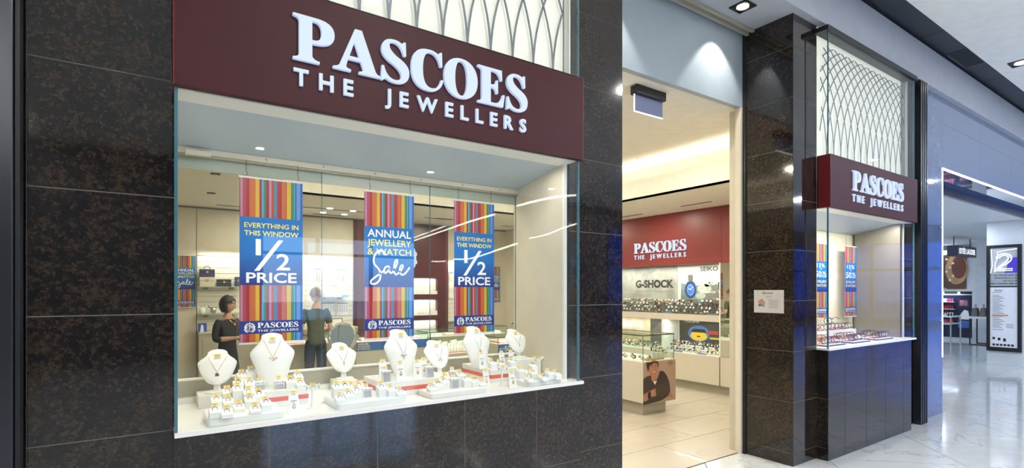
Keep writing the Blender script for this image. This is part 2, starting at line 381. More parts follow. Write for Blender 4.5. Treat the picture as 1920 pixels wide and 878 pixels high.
def serif(fr, word, a, b, h, w, ext, fn):
    """fn(mb, ch) gets one solid letter at a time: material 0 = face, 1 = return"""
    tot = sum(GLY[c][0] for c in word)/100; sx = w/tot; x = a
    for ch in word:
        vs, fs, bd = GM[ch]; mb = MB()
        fv = [fr.p(x+px*sx, b+py*h, ext) for px, py in vs]; mb.add(fv, fs, 0)
        if ext > .001:
            n = len(fv); k = len(mb.v); bv = [fr.p(x+px*sx, b+py*h, 0) for px, py in vs]
            mb.v += [tuple(q) for q in bv]
            for (i, j) in bd: mb.f.append((j, i, k+i, k+j)); mb.m.append(1)
        fn(mb, ch); x += GLY[ch][0]/100*sx
def solid_text(fr, word, a, b, h, w, ext, bold, fn, gap=.35):
    """spaced sans capitals, each letter a solid"""
    ws = []
    for ch in word:
        if ch == ' ': ws.append(.62); continue
        vs, fs = textmesh(ch, bold); ws.append(max(v[0] for v in vs)-min(v[0] for v in vs))
    ch0 = [v[1] for v in textmesh('H', bold)[0]]; cap = max(ch0)-min(ch0); s = h/cap
    tot = sum(ws); g = (w/s-tot)/(len(word)-1); x = a
    for ch, cw in zip(word, ws):
        if ch != ' ':
            vs, fs = textmesh(ch, bold); x0 = min(v[0] for v in vs); mb = MB()
            mb.add([fr.p(x+(px-x0)*s, b+(py-min(ch0))*s, ext) for px, py in vs], fs, 0)
            if ext > .001:
                ed = {}
                rnd = [(round(px,4), round(py,4)) for px, py in vs]
                for f in fs:
                    for i in range(len(f)): ed[(rnd[f[i]], rnd[f[(i+1)%len(f)]])] = (f[i], f[(i+1)%len(f)])
                for (p, q), (i, j) in ed.items():
                    if (q, p) not in ed:
                        A = [fr.p(x+(vs[k][0]-x0)*s, b+(vs[k][1]-min(ch0))*s, l) for k, l in ((j,ext),(i,ext),(i,0),(j,0))]
                        mb.add(A, [(0,1,2,3)], 1)
            fn(mb, ch)
        x += (cw+g)*s
def crest(mb, fr, a, b, r, lift=.0008, mi=0, mi2=None):
    """oval crest with a curved monogram, leafy scrolls either side and a crown"""
    stroke(mb, fr, [(a+r*.50*math.cos(t*PI/12), b-r*.12+r*.62*math.sin(t*PI/12)) for t in range(24)], r*.09, lift, mi, True)
    for sgn in (-1, 1):
        for i, (dx, dy, q) in enumerate([(.66,.42,.17),(.80,.18,.17),(.74,-.10,.18),(.84,-.36,.15),(.68,-.58,.17),(.50,.66,.13),(.60,.10,.10),(.46,-.80,.12)]):
            ell(mb, fr, a+sgn*dx*r, b+dy*r, q*r, q*r*1.15, lift, mi, 8)
    for k in range(-2, 3): ell(mb, fr, a+k*.19*r, b+(.80-.05*abs(k))*r, .085*r, .15*r, lift, mi, 8)
    ell(mb, fr, a, b+.98*r, .07*r, .09*r, lift, mi, 8)
    stroke(mb, fr, bez((a-.12*r,b-.52*r), ((a-.02*r,b),(a-.06*r,b+.28*r)), n=6), r*.14, lift, mi)
    stroke(mb, fr, bez((a-.16*r,b+.28*r), ((a+.34*r,b+.40*r),(a+.30*r,b+.12*r)), ((a+.24*r,b-.08*r),(a-.04*r,b-.04*r)), n=6), r*.12, lift, mi)

# ================================================================== STRUCTURE
ZS = [0, .12, .598, 1.076, 1.554, 2.032, 2.51, 2.988, 3.466, 3.944, 4.25]
G = .0022
def slabs_front(parent, xs, zs, y, t=.02, mat=GR, name='granite_slab'):
    for i in range(len(xs)-1):
        for j in range(len(zs)-1):
            MB().box(xs[i]+G, xs[i+1]-G, y, y+t, zs[j]+G, zs[j+1]-G).build(name, mat, parent)
def slabs_side(parent, x, ys, zs, t=.02, mat=GR, sgn=1, name='granite_slab'):
    for i in range(len(ys)-1):
        for j in range(len(zs)-1):
            MB().box(min(x, x+sgn*t), max(x, x+sgn*t), ys[i]+G, ys[i+1]-G, zs[j]+G, zs[j+1]-G).build(name, mat, parent)

wf = struct('wall_front', 'dark brown polished granite shopfront wall')
# left of the near window
slabs_front(wf, [-.38, .075], ZS, 0)
box('wall_core', (-.38, .075, .003, .45, 0, 4.25), GROUT, wf)
# under the near window (projecting base)
slabs_front(wf, [.068, .415, .898, 1.38, 1.86, 2.20], [0, .12, .598, 1.07], -.11)
box('wall_core', (.07, 2.198, -.107, .5, 0, 1.068), GROUT, wf)
slabs_side(wf, .068, [-.11, 0], [0, .12, .598, 1.07])
# pier between near window and entrance
slabs_front(wf, [2.20, 2.686], ZS, 0)
box('wall_core', (2.20, 2.684, .003, .47, 0, 4.25), GROUT, wf)
slabs_side(wf, 2.686, [0, .47], ZS, sgn=-1)
# pier right of the entrance: jamb face, front face
slabs_side(wf, 4.943, [0, .47], ZS)
slabs_front(wf, [4.943, 5.385], ZS, 0)
box('wall_core', (4.946, 5.385, .003, .47, 0, 4.25), GROUT, wf); box('wall_back_core', (4.944, 5.385, .47, .565, 0, 4.3), GROUT, wf); box('wall_back_core', (2.2, 2.686, .47, .565, 0, 4.3), GROUT, wf)
# base of the far window
slabs_front(wf, [5.378, 5.73, 6.21, 6.69, 7.165, 7.405], [0, .6, 1.07], -.11)
slabs_side(wf, 5.378, [-.11, 0], [0, .12, .598, 1.07])
box('wall_core', (5.381, 7.403, -.107, .5, 0, 1.068), GROUT, wf)
# strip of granite between the far window and the dark column
slabs_front(wf, [7.405, 7.77], ZS, 0)
box('wall_core', (7.405, 7.77, .003, .5, 0, 4.25), GROUT, wf)

# steel columns ending each shopfront
for x0, lab in ((-.62, 'dark steel column left of the near window'), (7.765, 'black steel column right of the far window')):
    c = thing('steel_column', lab, 'column', (x0+.11, -.04, 0))
    mb = MB(); mb.box(-.11, .11, -.05, .035, 0, 4.235); mb.build('column_body', STEEL, c, bevel=.004)
    for xx in (.113,): MB().box(xx, xx+.012, -.035, .03, 0, 4.235).build('column_trim', BLACK, c)
    for xx in (-.06, .0, .06): MB().box(xx-.003, xx+.003, -.054, -.05, 0, 4.235).build('column_rib', BLACK, c)
skind(box('trim_1', (-.62-.9, -.62, -.05, .4, 0, 4.25), STEEL))

# ---------------------------------------------------------------- display windows
def display_window(n, x0, lab):
    w = struct('window_%d' % n, lab); x1 = x0+2.095; Y0 = -.11
    z0, z1 = 1.087, 2.457
    box('window_sill', (x0-.012, x1+.04, Y0-.012, .56, 1.068, 1.087), WHITE, w)
    if n == 1:
        box('low_back_wall', (x0, x1, .53, .56, 1.087, 1.195), TAUPE, w)
        box('back_step', (x0, x1, .49, .53, 1.087, 1.115), WHITE, w)
        box('back_ledge', (x0, x1, .525, .575, 1.195, 1.203), WHITE, w)
    else:
        box('back_panel', (x0-.005, x1-.003, .53, .56, 1.087, 2.36), CREAM, w)
    box('reveal_panel', (x1-.02, x1-.008, .0, .56, 1.087, 2.46), CREAM, w)
    box('reveal_panel', (x0-.01, x0+.002, .0, .56, 1.087, 2.46), CREAM, w)
    box('reveal_bead', (x1-.028, x1-.005, -.012, .004, 1.087, 2.46), WHITE, w)
    box('glazing_seal', (x1-.005, x1+.004, -.01, .006, 1.087, 2.46), BLACK, w)
    # soffit: white strip in front, then the grey panel sloping back to the header
    box('soffit_strip', (x0, x1, Y0+.012, .05, 2.452, 2.462), WHITE, w)
    mb = MB(); mb.add([(x0,.05,2.452),(x1-.02,.05,2.452),(x1-.02,.53,2.362),(x0,.53,2.362),(x0,.05,2.47),(x1-.02,.05,2.47),(x1-.02,.53,2.40),(x0,.53,2.40)],
        [(0,3,2,1),(4,5,6,7),(0,1,5,4),(1,2,6,5),(2,3,7,6),(3,0,4,7)]); mb.build('soffit_panel', SOFF, w)
    if n == 1:
        box('sliding_track', (x0, x1-.02, .50, .56, 2.338, 2.366), CREAM, w)
        box('track_groove', (x0, x1-.02, .515, .555, 2.326, 2.338), TAUPE, w)
        for k in range(7): 
            MB().tube([(x0+.12+.3*k, .498, 2.352), (x0+.12+.3*k, .502, 2.352)], .006, 8).build('track_screw', TAUPE, w)
        box('track_end_block', (x0+.05, x0+.16, .47, .50, 2.325, 2.348), CREAM, w)
        for k, xa in enumerate((x0+.01, x0+.72, x0+1.40)):
            xb = (x0+.72, x0+1.40, x1-.02)[k]
            box('frosted_band', (xa+.002, xb-.002, .541, .546, 2.266, 2.326), FROST, w)
            box('back_glass_pane', (xa, xb, .536+.006*(k%2), .540+.006*(k%2), 1.203, 2.326), GLASS, w)
            box('back_pane_edge', (xb-.002, xb, .535, .541, 1.203, 2.326), GEDGE, w)
    # box of glass projecting from the wall
    box('front_glass_pane', (x0, x1, Y0, Y0+.010, z0, z1), GLASS, w)
    box('side_glass_pane', (x0-.012, x0-.002, Y0, -.002, z0, z1), GLASS, w)
    box('side_glass_pane', (x1+.002, x1+.012, Y0, -.002, z0, z1), GLASS, w)
    for xe in (x0-.013, x1+.001): box('glass_edge', (xe, xe+.012, Y0-.001, Y0+.011, z0, z1), GEDGE, w)
    # upper lattice light box
    u0, u1 = 2.962, 4.16
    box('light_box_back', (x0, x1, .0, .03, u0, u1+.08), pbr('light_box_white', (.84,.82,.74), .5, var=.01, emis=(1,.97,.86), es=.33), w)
    box('light_box_bead', (x1-.016, x1-.004, -.045, .0, u0, u1), WHITE, w)
    box('light_box_bead', (x1-.05, x1-.042, -.030, -.024, u0, u1), pbr('lattice_grey', (.22,.235,.26), .45, .2), w)
    box('upper_glass_pane', (x0, x1, Y0, Y0+.010, u0, u1), GLASS, w)
    box('upper_side_pane', (x0-.012, x0-.002, Y0, -.002, u0, u1), GLASS, w)
    box('upper_side_pane', (x1+.002, x1+.012, Y0, -.002, u0, u1), GLASS, w)
    for xe in (x0-.013, x1+.001): box('upper_glass_edge', (xe, xe+.010, Y0-.001, Y0+.008, u0, u1), GEDGE, w)
    box('top_cap', (x0-.05, x1+.05, -.128, .0, u1, u1+.045), BLACK, w)
    # lattice of crossing bowed strips
    LG = MATS['lattice_grey']; RC = 1.2
    xa, xb = x0+.005, x1-.045
    off = (x0+.905-.152*6) if n == 1 else (x0+.905-.152*6)
    for k in range(-6, 21):
        for sgn in (-1, 1):
            pts = []; xc = off+k*.152
            for i in range(19):
                ph = i/18*math.radians(72); px = xc+sgn*RC*(1-math.cos(ph)); pz = u0+.01+RC*math.sin(ph)
                if pz < u1-.05 and xa <= px <= xb: pts.append((px, pz))
            if len(pts) < 3: continue
            mb = MB(); fr = FRONT(0, -.022 if sgn > 0 else -.026, 0)
            N = len(pts); wd = .012
            vs = []
            for i, (px, pz) in enumerate(pts):
                a = pts[max(0,i-1)]; b = pts[min(N-1,i+1)]; t = Vector((b[0]-a[0], b[1]-a[1])).normalized(); nn = Vector((-t.y, t.x))*wd/2
                for dy in (0, .004): 
                    vs += [(px+nn.x, fr.o.y+dy, pz+nn.y), (px-nn.x, fr.o.y+dy, pz-nn.y)]
            fs = []
            for i in range(N-1):
                a, b = i*4, i*4+4
                fs += [(a, a+1, b+1, b), (a+2, b+2, b+3, a+3), (a, b, b+2, a+2), (a+1, a+3, b+3, b+1)]
            mb.add(vs, fs); mb.build('lattice_strip', LG, w)
    return w
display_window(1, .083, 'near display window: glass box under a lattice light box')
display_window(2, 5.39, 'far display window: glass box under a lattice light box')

# ---------------------------------------------------------------- lit fascia signs
def shop_sign(x0, lab):
    s = thing('shop_sign', lab, 'sign', (x0, 0, 2.457)); Wd = 2.13; Hh = .505
    MB().box(0, Wd, -.135, -.005, 0, Hh).build('sign_box', REDSIGN, s, bevel=.002)
    MB().box(-.004, 0, -.135, -.02, 0, Hh).build('sign_end', REDSIDE, s)
    MB().box(Wd, Wd+.004, -.135, -.02, 0, Hh).build('sign_end', REDSIDE, s)
    MB().box(-.004, Wd+.004, -.137, -.01, Hh, Hh+.004).build('sign_top_edge', BLACK, s)
    fr = FRONT(0, -.135, 0)
    serif(fr, 'PASCOES', .433, .203, .20, 1.262, .018, lambda mb, c: mb.build('serif_letter', [GLOW, GLOWE], s))
    solid_text(fr, 'THE JEWELLERS', .437, .092, .074, 1.25, .014, .022, lambda mb, c: mb.build('tagline_letter', [GLOW, GLOWE], s))
shop_sign(.07, 'large maroon sign with glowing white serif letters over the near window')
shop_sign(5.375, 'maroon sign with glowing white letters over the far window')

# ---------------------------------------------------------------- entrance portal
hd = struct('trim_2', 'pale blue-grey header panel over the entrance')
box('header_panel', (2.686, 4.943, .50, .56, 3.50, 4.25), HEADB, hd)
box('header_track', (2.686, 4.943, .44, .47, 4.215, 4.25), TAUPE, hd)
box('header_track', (2.686, 4.943, .38, .41, 4.225, 4.25), TAUPE, hd)
skind(box('trim_3', (4.895, 4.943, .50, .56, 0, 3.50), CREAM), 'cream jamb on the right of the entrance')
skind(box('trim_4', (4.925, 4.943, .47, .50, 0, 4.25), BLACK), 'black seal beside the entrance jamb')
skind(box('trim_5', (2.686, 2.73, .50, .56, 0, 3.50), CREAM))

# ---------------------------------------------------------------- soffit, bulkhead, mall ceiling
ce = struct('ceiling', 'white mall ceiling with a dark service channel')
MB().box(-8, 30, -.07, .56, 4.25, 4.72).build('bulkhead', pbr('bulkhead_paint', (.44,.47,.53), .5), ce)
MB().box(-8, 30, -.35, -.07, 4.76, 4.8).build('service_channel', DUCT, ce)
for k in range(-3, 12): MB().box(k*2.4+.6, k*2.4+.606, -.349, -.071, 4.757, 4.76).build('channel_joint', BLACK, ce)
MB().box(-8, 30, -11.5, -.35, 4.705, 4.8).build('ceiling_board', MCEIL, ce)
MB().box(-8, 30, -11.5, .6, 4.8, 4.85).build('ceiling_slab', DUCT, ce)
def square_downlight(x, y, z, lab, s=.085, tilt=0):
    t = thing('square_downlight', lab, 'ceiling light', (x, y, z))
    mb = MB()
    for a, b, c, d in ((-s,s,-s,-s+.012),(-s,s,s-.012,s),(-s,-s+.012,-s+.012,s-.012),(s-.012,s,-s+.012,s-.012)): mb.box(a,b,c,d,-.012,-.001)
    mb.build('frame', BLACK, t)
    MB().box(-s+.012, s-.012, -s+.012, s-.012, -.004, -.001).build('recess', BLACK, t)
    MB().lathe([(s*.62,-.010),(s*.6,-.0045)], 20).build('lamp', WARML, t)
square_downlight(4.45, .2, 4.25, 'square black-framed downlight in the soffit above the entrance')
square_downlight(2.95, .2, 4.25, 'square downlight in the entrance soffit beside the near pier')
square_downlight(9.6, -.62, 4.705, 'square downlight in the white mall ceiling, far right', .12)
v = thing('air_vent', 'black air grille in the dark ceiling channel on the right', 'vent', (9.0, -.21, 4.757))
MB().box(-.36,.36,-.12,.12,-.008,0).build('vent_frame', pbr('vent_grey', (.07,.09,.13), .4), v)
for k in range(17): MB().box(-.34+.04*k, -.318+.04*k, -.10, .10, -.014, -.008).build('slat', BLACK, v)

# ---------------------------------------------------------------- floors
def clip(poly_, a, b, c):       # keep a*x+b*y <= c
    out = []
    for i in range(len(poly_)):
        p, q = poly_[i], poly_[(i+1)%len(poly_)]; fp = a*p[0]+b*p[1]-c; fq = a*q[0]+b*q[1]-c
        if fp <= 0: out.append(p)
        if fp*fq < 0: t = fp/(fp-fq); out.append((p[0]+t*(q[0]-p[0]), p[1]+t*(q[1]-p[1])))
    return out
def area(pp): return abs(sum(pp[i][0]*pp[(i+1)%len(pp)][1]-pp[(i+1)%len(pp)][0]*pp[i][1] for i in range(len(pp))))/2
fl = struct('floor', 'polished white veined marble mall floor laid on the diagonal')
T = 1.2; s2 = math.sqrt(.5); gap = .0035
farf = MB(); MALL = [(-8,-11.5),(30,-11.5),(30,.55),(-8,.55)]
for i in range(-12, 30):
    for j in range(-24, 24):
        a0, a1 = i*T+.24+gap, (i+1)*T+.24-gap; b0, b1 = j*T+.3+gap, (j+1)*T+.3-gap   # s=(x+y)/sqrt2, t=(x-y)/sqrt2
        q = [((a+b)*s2, (a-b)*s2) for a, b in ((a0,b0),(a0,b1),(a1,b1),(a1,b0))]
        for c in ((-1,0,8),(1,0,30),(0,-1,11.5),(0,1,.53)):
            if q: q = clip(q, *c)
        if len(q) < 3 or area(q) < .003: continue
        cx = sum(p[0] for p in q)/len(q); cy = sum(p[1] for p in q)/len(q)
        if area(q) and sum(q[k][0]*q[(k+1)%len(q)][1]-q[(k+1)%len(q)][0]*q[k][1] for k in range(len(q))) < 0: q.reverse()
        if cx > 2 and cx < 14 and cy > -3.2: MB().prism(q, -.02, 0).build('marble_tile', MARBLE, fl)
        else: farf.prism(q, -.02, 0)
o = farf.build('marble_tiles', MARBLE, fl); o['kind'] = 'stuff'
MB().box(-8, 30, -11.5, .53, -.05, -.004).build('floor_joint', JOINT, fl)
MB().box(2.7, 4.94, .53, .545, -.02, .001).build('threshold_strip', BLACK, fl)
f2 = struct('floor_2', 'beige tiled floor inside the jewellery shop')
far2 = MB()
for i in range(-5, 9):
    for j in range(0, 12):
        x0, y0 = i*1.2-.35+(.6 if j % 2 else 0), .545+j*.6
        b = (x0+gap, min(x0+1.2, 8.2)-gap, y0+gap, y0+.6-gap, -.02, 0)
        if b[1] <= b[0]: continue
        if x0 > 1.6 and j < 9: MB().box(*b).build('floor_tile', STILE, f2)
        else: far2.box(*b)
o = far2.build('floor_tiles', STILE, f2); o['kind'] = 'stuff'
MB().box(-3.5, 8.2, .53, 7.8, -.05, -.0035).build('floor_joint', pbr('shop_joint', (.25,.22,.18), .8), f2)
f3 = struct('floor_3', 'pale grey tiled floor of the neighbouring store')
for i in range(0, 18):
    for j in range(0, 10):
        x0, y0 = 8.8+i*.9, .53+j*.9
        MB().box(x0+gap, x0+.9-gap, y0+gap, y0+.9-gap, -.02, 0).build('floor_tile', GTILE, f3)
MB().box(8.2, 26, .53, 9.6, -.05, -.0035).build('floor_joint', JOINT, f3)

# ---------------------------------------------------------------- shop shell
sc_ = struct('ceiling_2', 'cream shop ceiling with a raised lit tray')
MB().box(.95, 6.25, .56, 5.45, 3.50, 3.555).build('tray_ceiling', CEIL, sc_)
for nm, b in (('lower_ceiling', (-3.5, 1.30, .56, 7.8, 2.99, 3.02)), ('lower_ceiling', (5.88, 8.2, .56, 7.8, 2.99, 3.02)), ('lower_ceiling', (1.30, 5.88, 5.08, 7.8, 2.99, 3.02))):
    MB().box(*b).build(nm, CEIL, sc_)
MB().box(1.28, 1.30, .56, 5.10, 2.99, 3.24).build('cove_lip', CEIL, sc_)
MB().box(5.88, 5.90, .56, 5.10, 2.99, 3.28).build('cove_lip', CEIL, sc_)
MB().box(1.30, 5.88, 5.08, 5.10, 2.99, 3.26).build('cove_lip', CEIL, sc_)
MB().box(.9, 1.0, .56, 5.5, 3.02, 3.56).build('cove_back', CEIL, sc_); MB().box(6.2, 6.3, .56, 5.5, 3.02, 3.56).build('cove_back', CEIL, sc_)
MB().box(.9, 6.3, 5.4, 5.5, 3.02, 3.56).build('cove_back', CEIL, sc_)
MB().box(-3.5, 8.3, .57, 8, 3.56, 3.6).build('ceiling_slab', DUCT, sc_)
def slot(x, y, z, lab, L=.5, w=.03, rz=0):
    o = MB().box(-L/2, L/2, -w/2, w/2, -.006, -.001).build('air_slot', BLACK, None); o.location = (x, y, z); o.rotation_euler = (0,0,rz)
    return tag(o, lab, 'vent', None)
def spot_(x, y, z, lab, r=.05, group=None):
    t = thing('round_downlight', lab, 'ceiling light', (x, y, z), group=group)
    MB().lathe([(r*1.25,-.006),(r*1.2,-.001)], 20).build('trim_ring', WHITE, t); MB().lathe([(r*.85,-.012),(r*.85,-.0062)], 16).build('lamp', WARML, t)
p = P(1203, 299, z=3.5); spot_(p.x, p.y, 3.5, 'round downlight in the raised ceiling seen through the entrance', .07)
for u, v_, lab in ((618.6,390.2,'upper of two tiny round downlights left of the slot vents'),(606,398,'lower left round downlight near the back wall ceiling'),(662,395,'round downlight on the slot vent nearest the middle banner'),(645.7,401.5,'lower right round downlight near the back wall ceiling')):
    p = P(u, v_, z=2.99); spot_(p.x, p.y, 2.99, lab, .055)
for u, v_, lab in ((596,390.3,'long slot vent left of the tiny downlights'),(617,403,'slot vent lowest on the ceiling between the banners'),(659,396,'slot vent beside the middle banner'),(443,387,'slot vent left of the near banner'),
                   (842,411,'slot vent right of the middle banner'),(822,410,'slot vent above the burgundy panel'),(962,425,'slot vent beside the right reveal of the window'),(1182,404.6,'short slot vent left above the red wall'),(1305,382.5,'slot vent right above the red wall')):
    p = P(u, v_, z=2.99); slot(p.x, p.y, 2.99, lab, .55 if u < 1100 else .55, rz=0 if u < 1100 else PI/2)
for u, v_, lab in ((404,326,'black square ceiling spot nearest the window'),(396,362,'black square ceiling spot deeper in the shop')):
    p = P(u, v_, z=2.99); t = thing('square_spot', lab, 'ceiling light', (p.x, p.y, 2.99))
    MB().box(-.05,.05,-.05,.05,-.008,-.001).build('frame', BLACK, t); MB().lathe([(.03,-.012),(.03,-.0082)],12).build('lens', STEEL, t)

YB = 7.18
wb_ = struct('wall_back', 'cream back wall of the shop')
MB().box(-3.5, 8.2, YB+.06, YB+.2, 0, 3.02).build('wall_core', TAUPE, wb_)
for x0, x1 in ((-3.5,-1.4),(-1.4,.20),(.20,.575)): MB().box(x0+.004, x1-.004, YB, YB+.06, 0, 2.96).build('wall_panel', CREAMW, wb_)
MB().box(.579, 3.085, YB, YB+.06, 2.21, 2.96).build('wall_panel', CREAMW, wb_)
MB().box(5.055, 5.72, YB, YB+.06, 2.21, 2.96).build('wall_panel', CREAMW, wb_)
MB().box(5.724, 6.51, YB, YB+.06, 0, 2.96).build('wall_panel', CREAMW, wb_)
MB().box(-3.5, 6.51, YB-.004, YB+.06, 2.962, 2.99).build('shadow_gap', INKG, wb_)
SLAT = pbr('slatwall_cream', (.80,.77,.66), .45, var=.01)
for x0, x1 in ((.585, 3.08), (5.06, 5.72)):
    MB().box(x0, x1, YB+.03, YB+.06, .98, 2.21).build('slat_backing', TAUPE, wb_)
    for k in range(13): MB().box(x0, x1, YB+.002, YB+.03, 1.005+k*.0925, 1.005+k*.0925+.0865).build('wall_slat', SLAT, wb_)
light('slatwall_strip', 'AREA', (1.83, YB-.12, 2.24), 8, NEUT, 2.4, .05, rot=(math.radians(25),0,0))
light('slatwall_strip', 'AREA', (5.39, YB-.12, 2.24), 4, NEUT, .6, .05, rot=(math.radians(25),0,0))
# burgundy panel with crest and lit niches
bp_ = struct('wall_panel_burgundy', 'burgundy feature panel on the back wall with three lit niches')
N0, N1 = 3.33, 4.806; nz_ = [(1.574,1.91),(1.15,1.476),(.72,1.06)]
for nm, b in (('panel_side', (3.085,N0,YB-.03,YB+.06,0,2.96)), ('panel_side', (N1,5.05,YB-.03,YB+.06,0,2.96)), ('panel_top', (N0,N1,YB-.03,YB+.06,1.91,2.96)),
              ('panel_rail', (N0,N1,YB-.03,YB+.06,1.476,1.574)), ('panel_rail', (N0,N1,YB-.03,YB+.06,1.06,1.15)), ('panel_base', (N0,N1,YB-.03,YB+.06,0,.72))):
    MB().box(*b).build(nm, BURG, bp_)
for a, b in nz_:
    MB().box(N0, N1, YB+.05, YB+.059, a, b).build('niche_back', WHITE, bp_); MB().box(N0, N1, YB-.025, YB+.05, a, a+.008).build('niche_shelf', WHITE, bp_)
    light('niche_strip', 'AREA', ((N0+N1)/2, YB-.0, b-.012), 2.5, NEUT, 1.4, .03)
cr_ = thing('wall_crest', 'glowing white crest on the burgundy panel behind the middle banner', 'sign', (4.07, YB-.032, 2.32))
mb = MB(); crest(mb, FRONT(0, 0, 0), 0, 0, .29, .012); mb.build('crest_emblem', GLOW, cr_)
mb = MB(); mb.tube([(.0,.0,-.02),(0,-.011,-.02)], .05, 12); mb.build('crest_mount', WHITE, cr_)
# block at the back right and side walls
skind(MB().box(6.51, 8.2, 5.35, YB+.06, 0, 2.99).build('wall_partition', CREAMW), 'cream partition in the back right corner')
skind(MB().box(-3.7, -3.5, .45, 7.4, 0, 3.02).build('wall_left', CREAMW))
# shop side of the front wall, above and below the window
skind(MB().box(-3.5, .07, .45, .56, 0, 3.6).build('wall_front_inner', CREAMW)); skind(MB().box(.07, 2.686, .35, .56, 2.40, 3.6).build('wall_front_lintel', CREAMW))
skind(MB().box(2.686, 4.943, .56, .6, 3.52, 3.6).build('trim_6', CREAMW)); skind(MB().box(4.95, 8.2, .565, .66, 0, 3.6).build('wall_front_right', CREAMW))

# ---------------------------------------------------------------- right wall of the shop: red fascia, watch niches, cabinets, mirror
rw = struct('wall_right', 'right wall of the shop: red fascia over watch showcases')
MB().box(8.0, 8.2, .6, 5.35, 0, 2.99).build('wall_core', TAUPE, rw)
for y0, y1 in ((.6, 2.4), (2.4, 5.35)): MB().box(7.40, 7.99, y0+.002, y1-.002, 2.09, 2.988).build('red_fascia_panel', REDWALL, rw)
YR0, YR1 = 2.44, 5.34
MB().box(7.40, 7.99, YR0, YR1, 1.146, 1.25).build('showcase_shelf', BEIGE, rw)
for k, (a, b) in enumerate(((YR0, 3.35), (3.35, 4.1), (4.1, 4.75), (4.75, YR1))): MB().box(7.40, 7.99, a+.002, b-.002, .14, .585).build('cabinet_door', BEIGE, rw)
MB().box(7.40, 7.99, YR0, YR1, .587, .60).build('showcase_ledge', WHITE, rw)
MB().box(7.49, 7.99, .6, YR1, 0, .14).build('kick_board', TAUPE, rw)
MB().box(7.66, 7.70, YR0, YR1, 1.25, 2.088).build('upper_niche_back', WHITE, rw)
MB().box(7.80, 7.84, YR0, YR1, .60, 1.146).build('lower_niche_back', WHITE, rw)
MB().box(7.40, 7.80, 3.53, 3.58, .60, 1.146).build('niche_divider', WHITE, rw)
MB().box(7.40, 7.80, YR0-.02, YR0, .60, 2.09).build('showcase_end', WHITE, rw)
for y0, y1 in ((YR0, 3.4), (3.4, 4.35), (4.35, YR1)): MB().box(7.402, 7.408, y0+.003, y1-.003, 1.25, 2.09).build('showcase_glass', CASEGLASS, rw)
for y0, y1 in ((YR0, 3.53), (3.58, YR1)): MB().box(7.402, 7.408, y0+.003, y1-.003, .60, 1.146).build('showcase_glass', CASEGLASS, rw)
light('showcase_strip', 'AREA', (7.46, 3.9, 2.075), 18, NEUT, .03, 2.8)
light('showcase_strip', 'AREA', (7.46, 3.9, 1.14), 12, NEUT, .03, 2.8)
MB().box(7.40, 7.99, 2.06, YR0-.02, .14, .60).build('cabinet_door', BEIGE, rw)
MB().box(7.42, 7.99, 2.09, YR0-.02, .60, 2.09).build('mirror_backing', TAUPE, rw)
MB().box(7.400, 7.405, 2.115, YR0-.024, .606, 2.086).build('wall_mirror', MIRROR, rw)
MB().box(7.38, 7.99, 2.06, 2.105, .14, 2.09).build('mirror_frame', pbr('white_frame', (.85,.85,.84), .3), rw)
MB().box(7.40, 7.99, .6, 2.06, .14, 2.09).build('plain_panel', BEIGE, rw)

ws = thing('wall_sign', 'glowing white serif sign on the red wall seen through the entrance', 'sign', (7.40, 4.22, 2.22))
fr = SIDE(0, 0, 0)
serif(fr, 'PASCOES', 0, .112, .185, 1.17, .015, lambda mb, c: mb.build('serif_letter', [GLOW, GLOWE], ws))
solid_text(fr, 'THE JEWELLERS', .005, .0, .078, 1.15, .012, .02, lambda mb, c: mb.build('tagline_letter', [GLOW, GLOWE], ws))

# ---------------------------------------------------------------- neighbouring store portal
np_ = struct('wall_neighbour', 'glossy blue-grey back-painted glass shopfront of the next store')
for x0, x1 in ((8.00, 8.40), (8.40, 8.79)):
    for z0, z1 in ((0,1.25),(1.25,2.5),(2.5,3.3),(3.3,4.25)): MB().box(x0+.001, x1-.001, 0, .02, z0+.001, z1-.001).build('glass_panel', BLUEP, np_)
MB().box(8.0, 8.785, .021, .56, 0, 3.3).build('wall_core', INKG, np_)
for k in range(9):
    x0 = 8.79+k*1.6
    for z0, z1 in ((3.30, 3.9), (3.9, 4.25)): MB().box(x0+.001, x0+1.599, 0, .02, z0+.001, z1-.001).build('glass_panel', BLUEP, np_)
    MB().box(x0+.001, x0+1.599, .02, .50, 3.30, 3.32).build('soffit_glass', BLUEP, np_)
MB().box(8.79, 24, .02, .56, 3.32, 4.25).build('fascia_core', INKG, np_)
MB().box(8.79, 24, .46, .50, 3.20, 3.30).build('door_track', BLACK, np_)
MB().box(8.785, 24, -.008, .012, 3.285, 3.305).build('led_strip', LED, np_)
MB().box(8.785, 8.800, -.004, .012, .75, 3.29).build('led_strip', LED, np_)
sw = struct('store_shell', 'white interior shell of the neighbouring store')
WST = pbr('store_white', (.72,.74,.78), .5, var=.01)
MB().box(8.25, 26, .56, 9.8, 3.20, 3.25).build('store_ceiling', WST, sw)
MB().box(8.25, 26, 9.6, 9.8, 0, 3.2).build('store_wall', WST, sw)
MB().box(8.22, 8.3, .66, 9.6, 0, 3.2).build('store_wall', WST, sw)
MB().box(25.5, 25.7, .56, 9.6, 0, 3.2).build('store_wall', WST, sw)
MB().box(21.6, 21.75, .9, 2.98, 0, 3.2).build('store_wall', WST, sw)
for y0 in (1.0, 2.0): MB().box(21.57, 21.6, y0+.05, y0+.9, .3, 2.5).build('wall_moulding', pbr('store_white2', (.66,.69,.75), .4), sw)
MB().box(15.6, 16.2, .58, 1.18, 0, 3.2).build('store_pier', WST, sw)
MB().box(16.2, 26, .5, .56, 0, 3.2).build('store_wall', WST, sw)
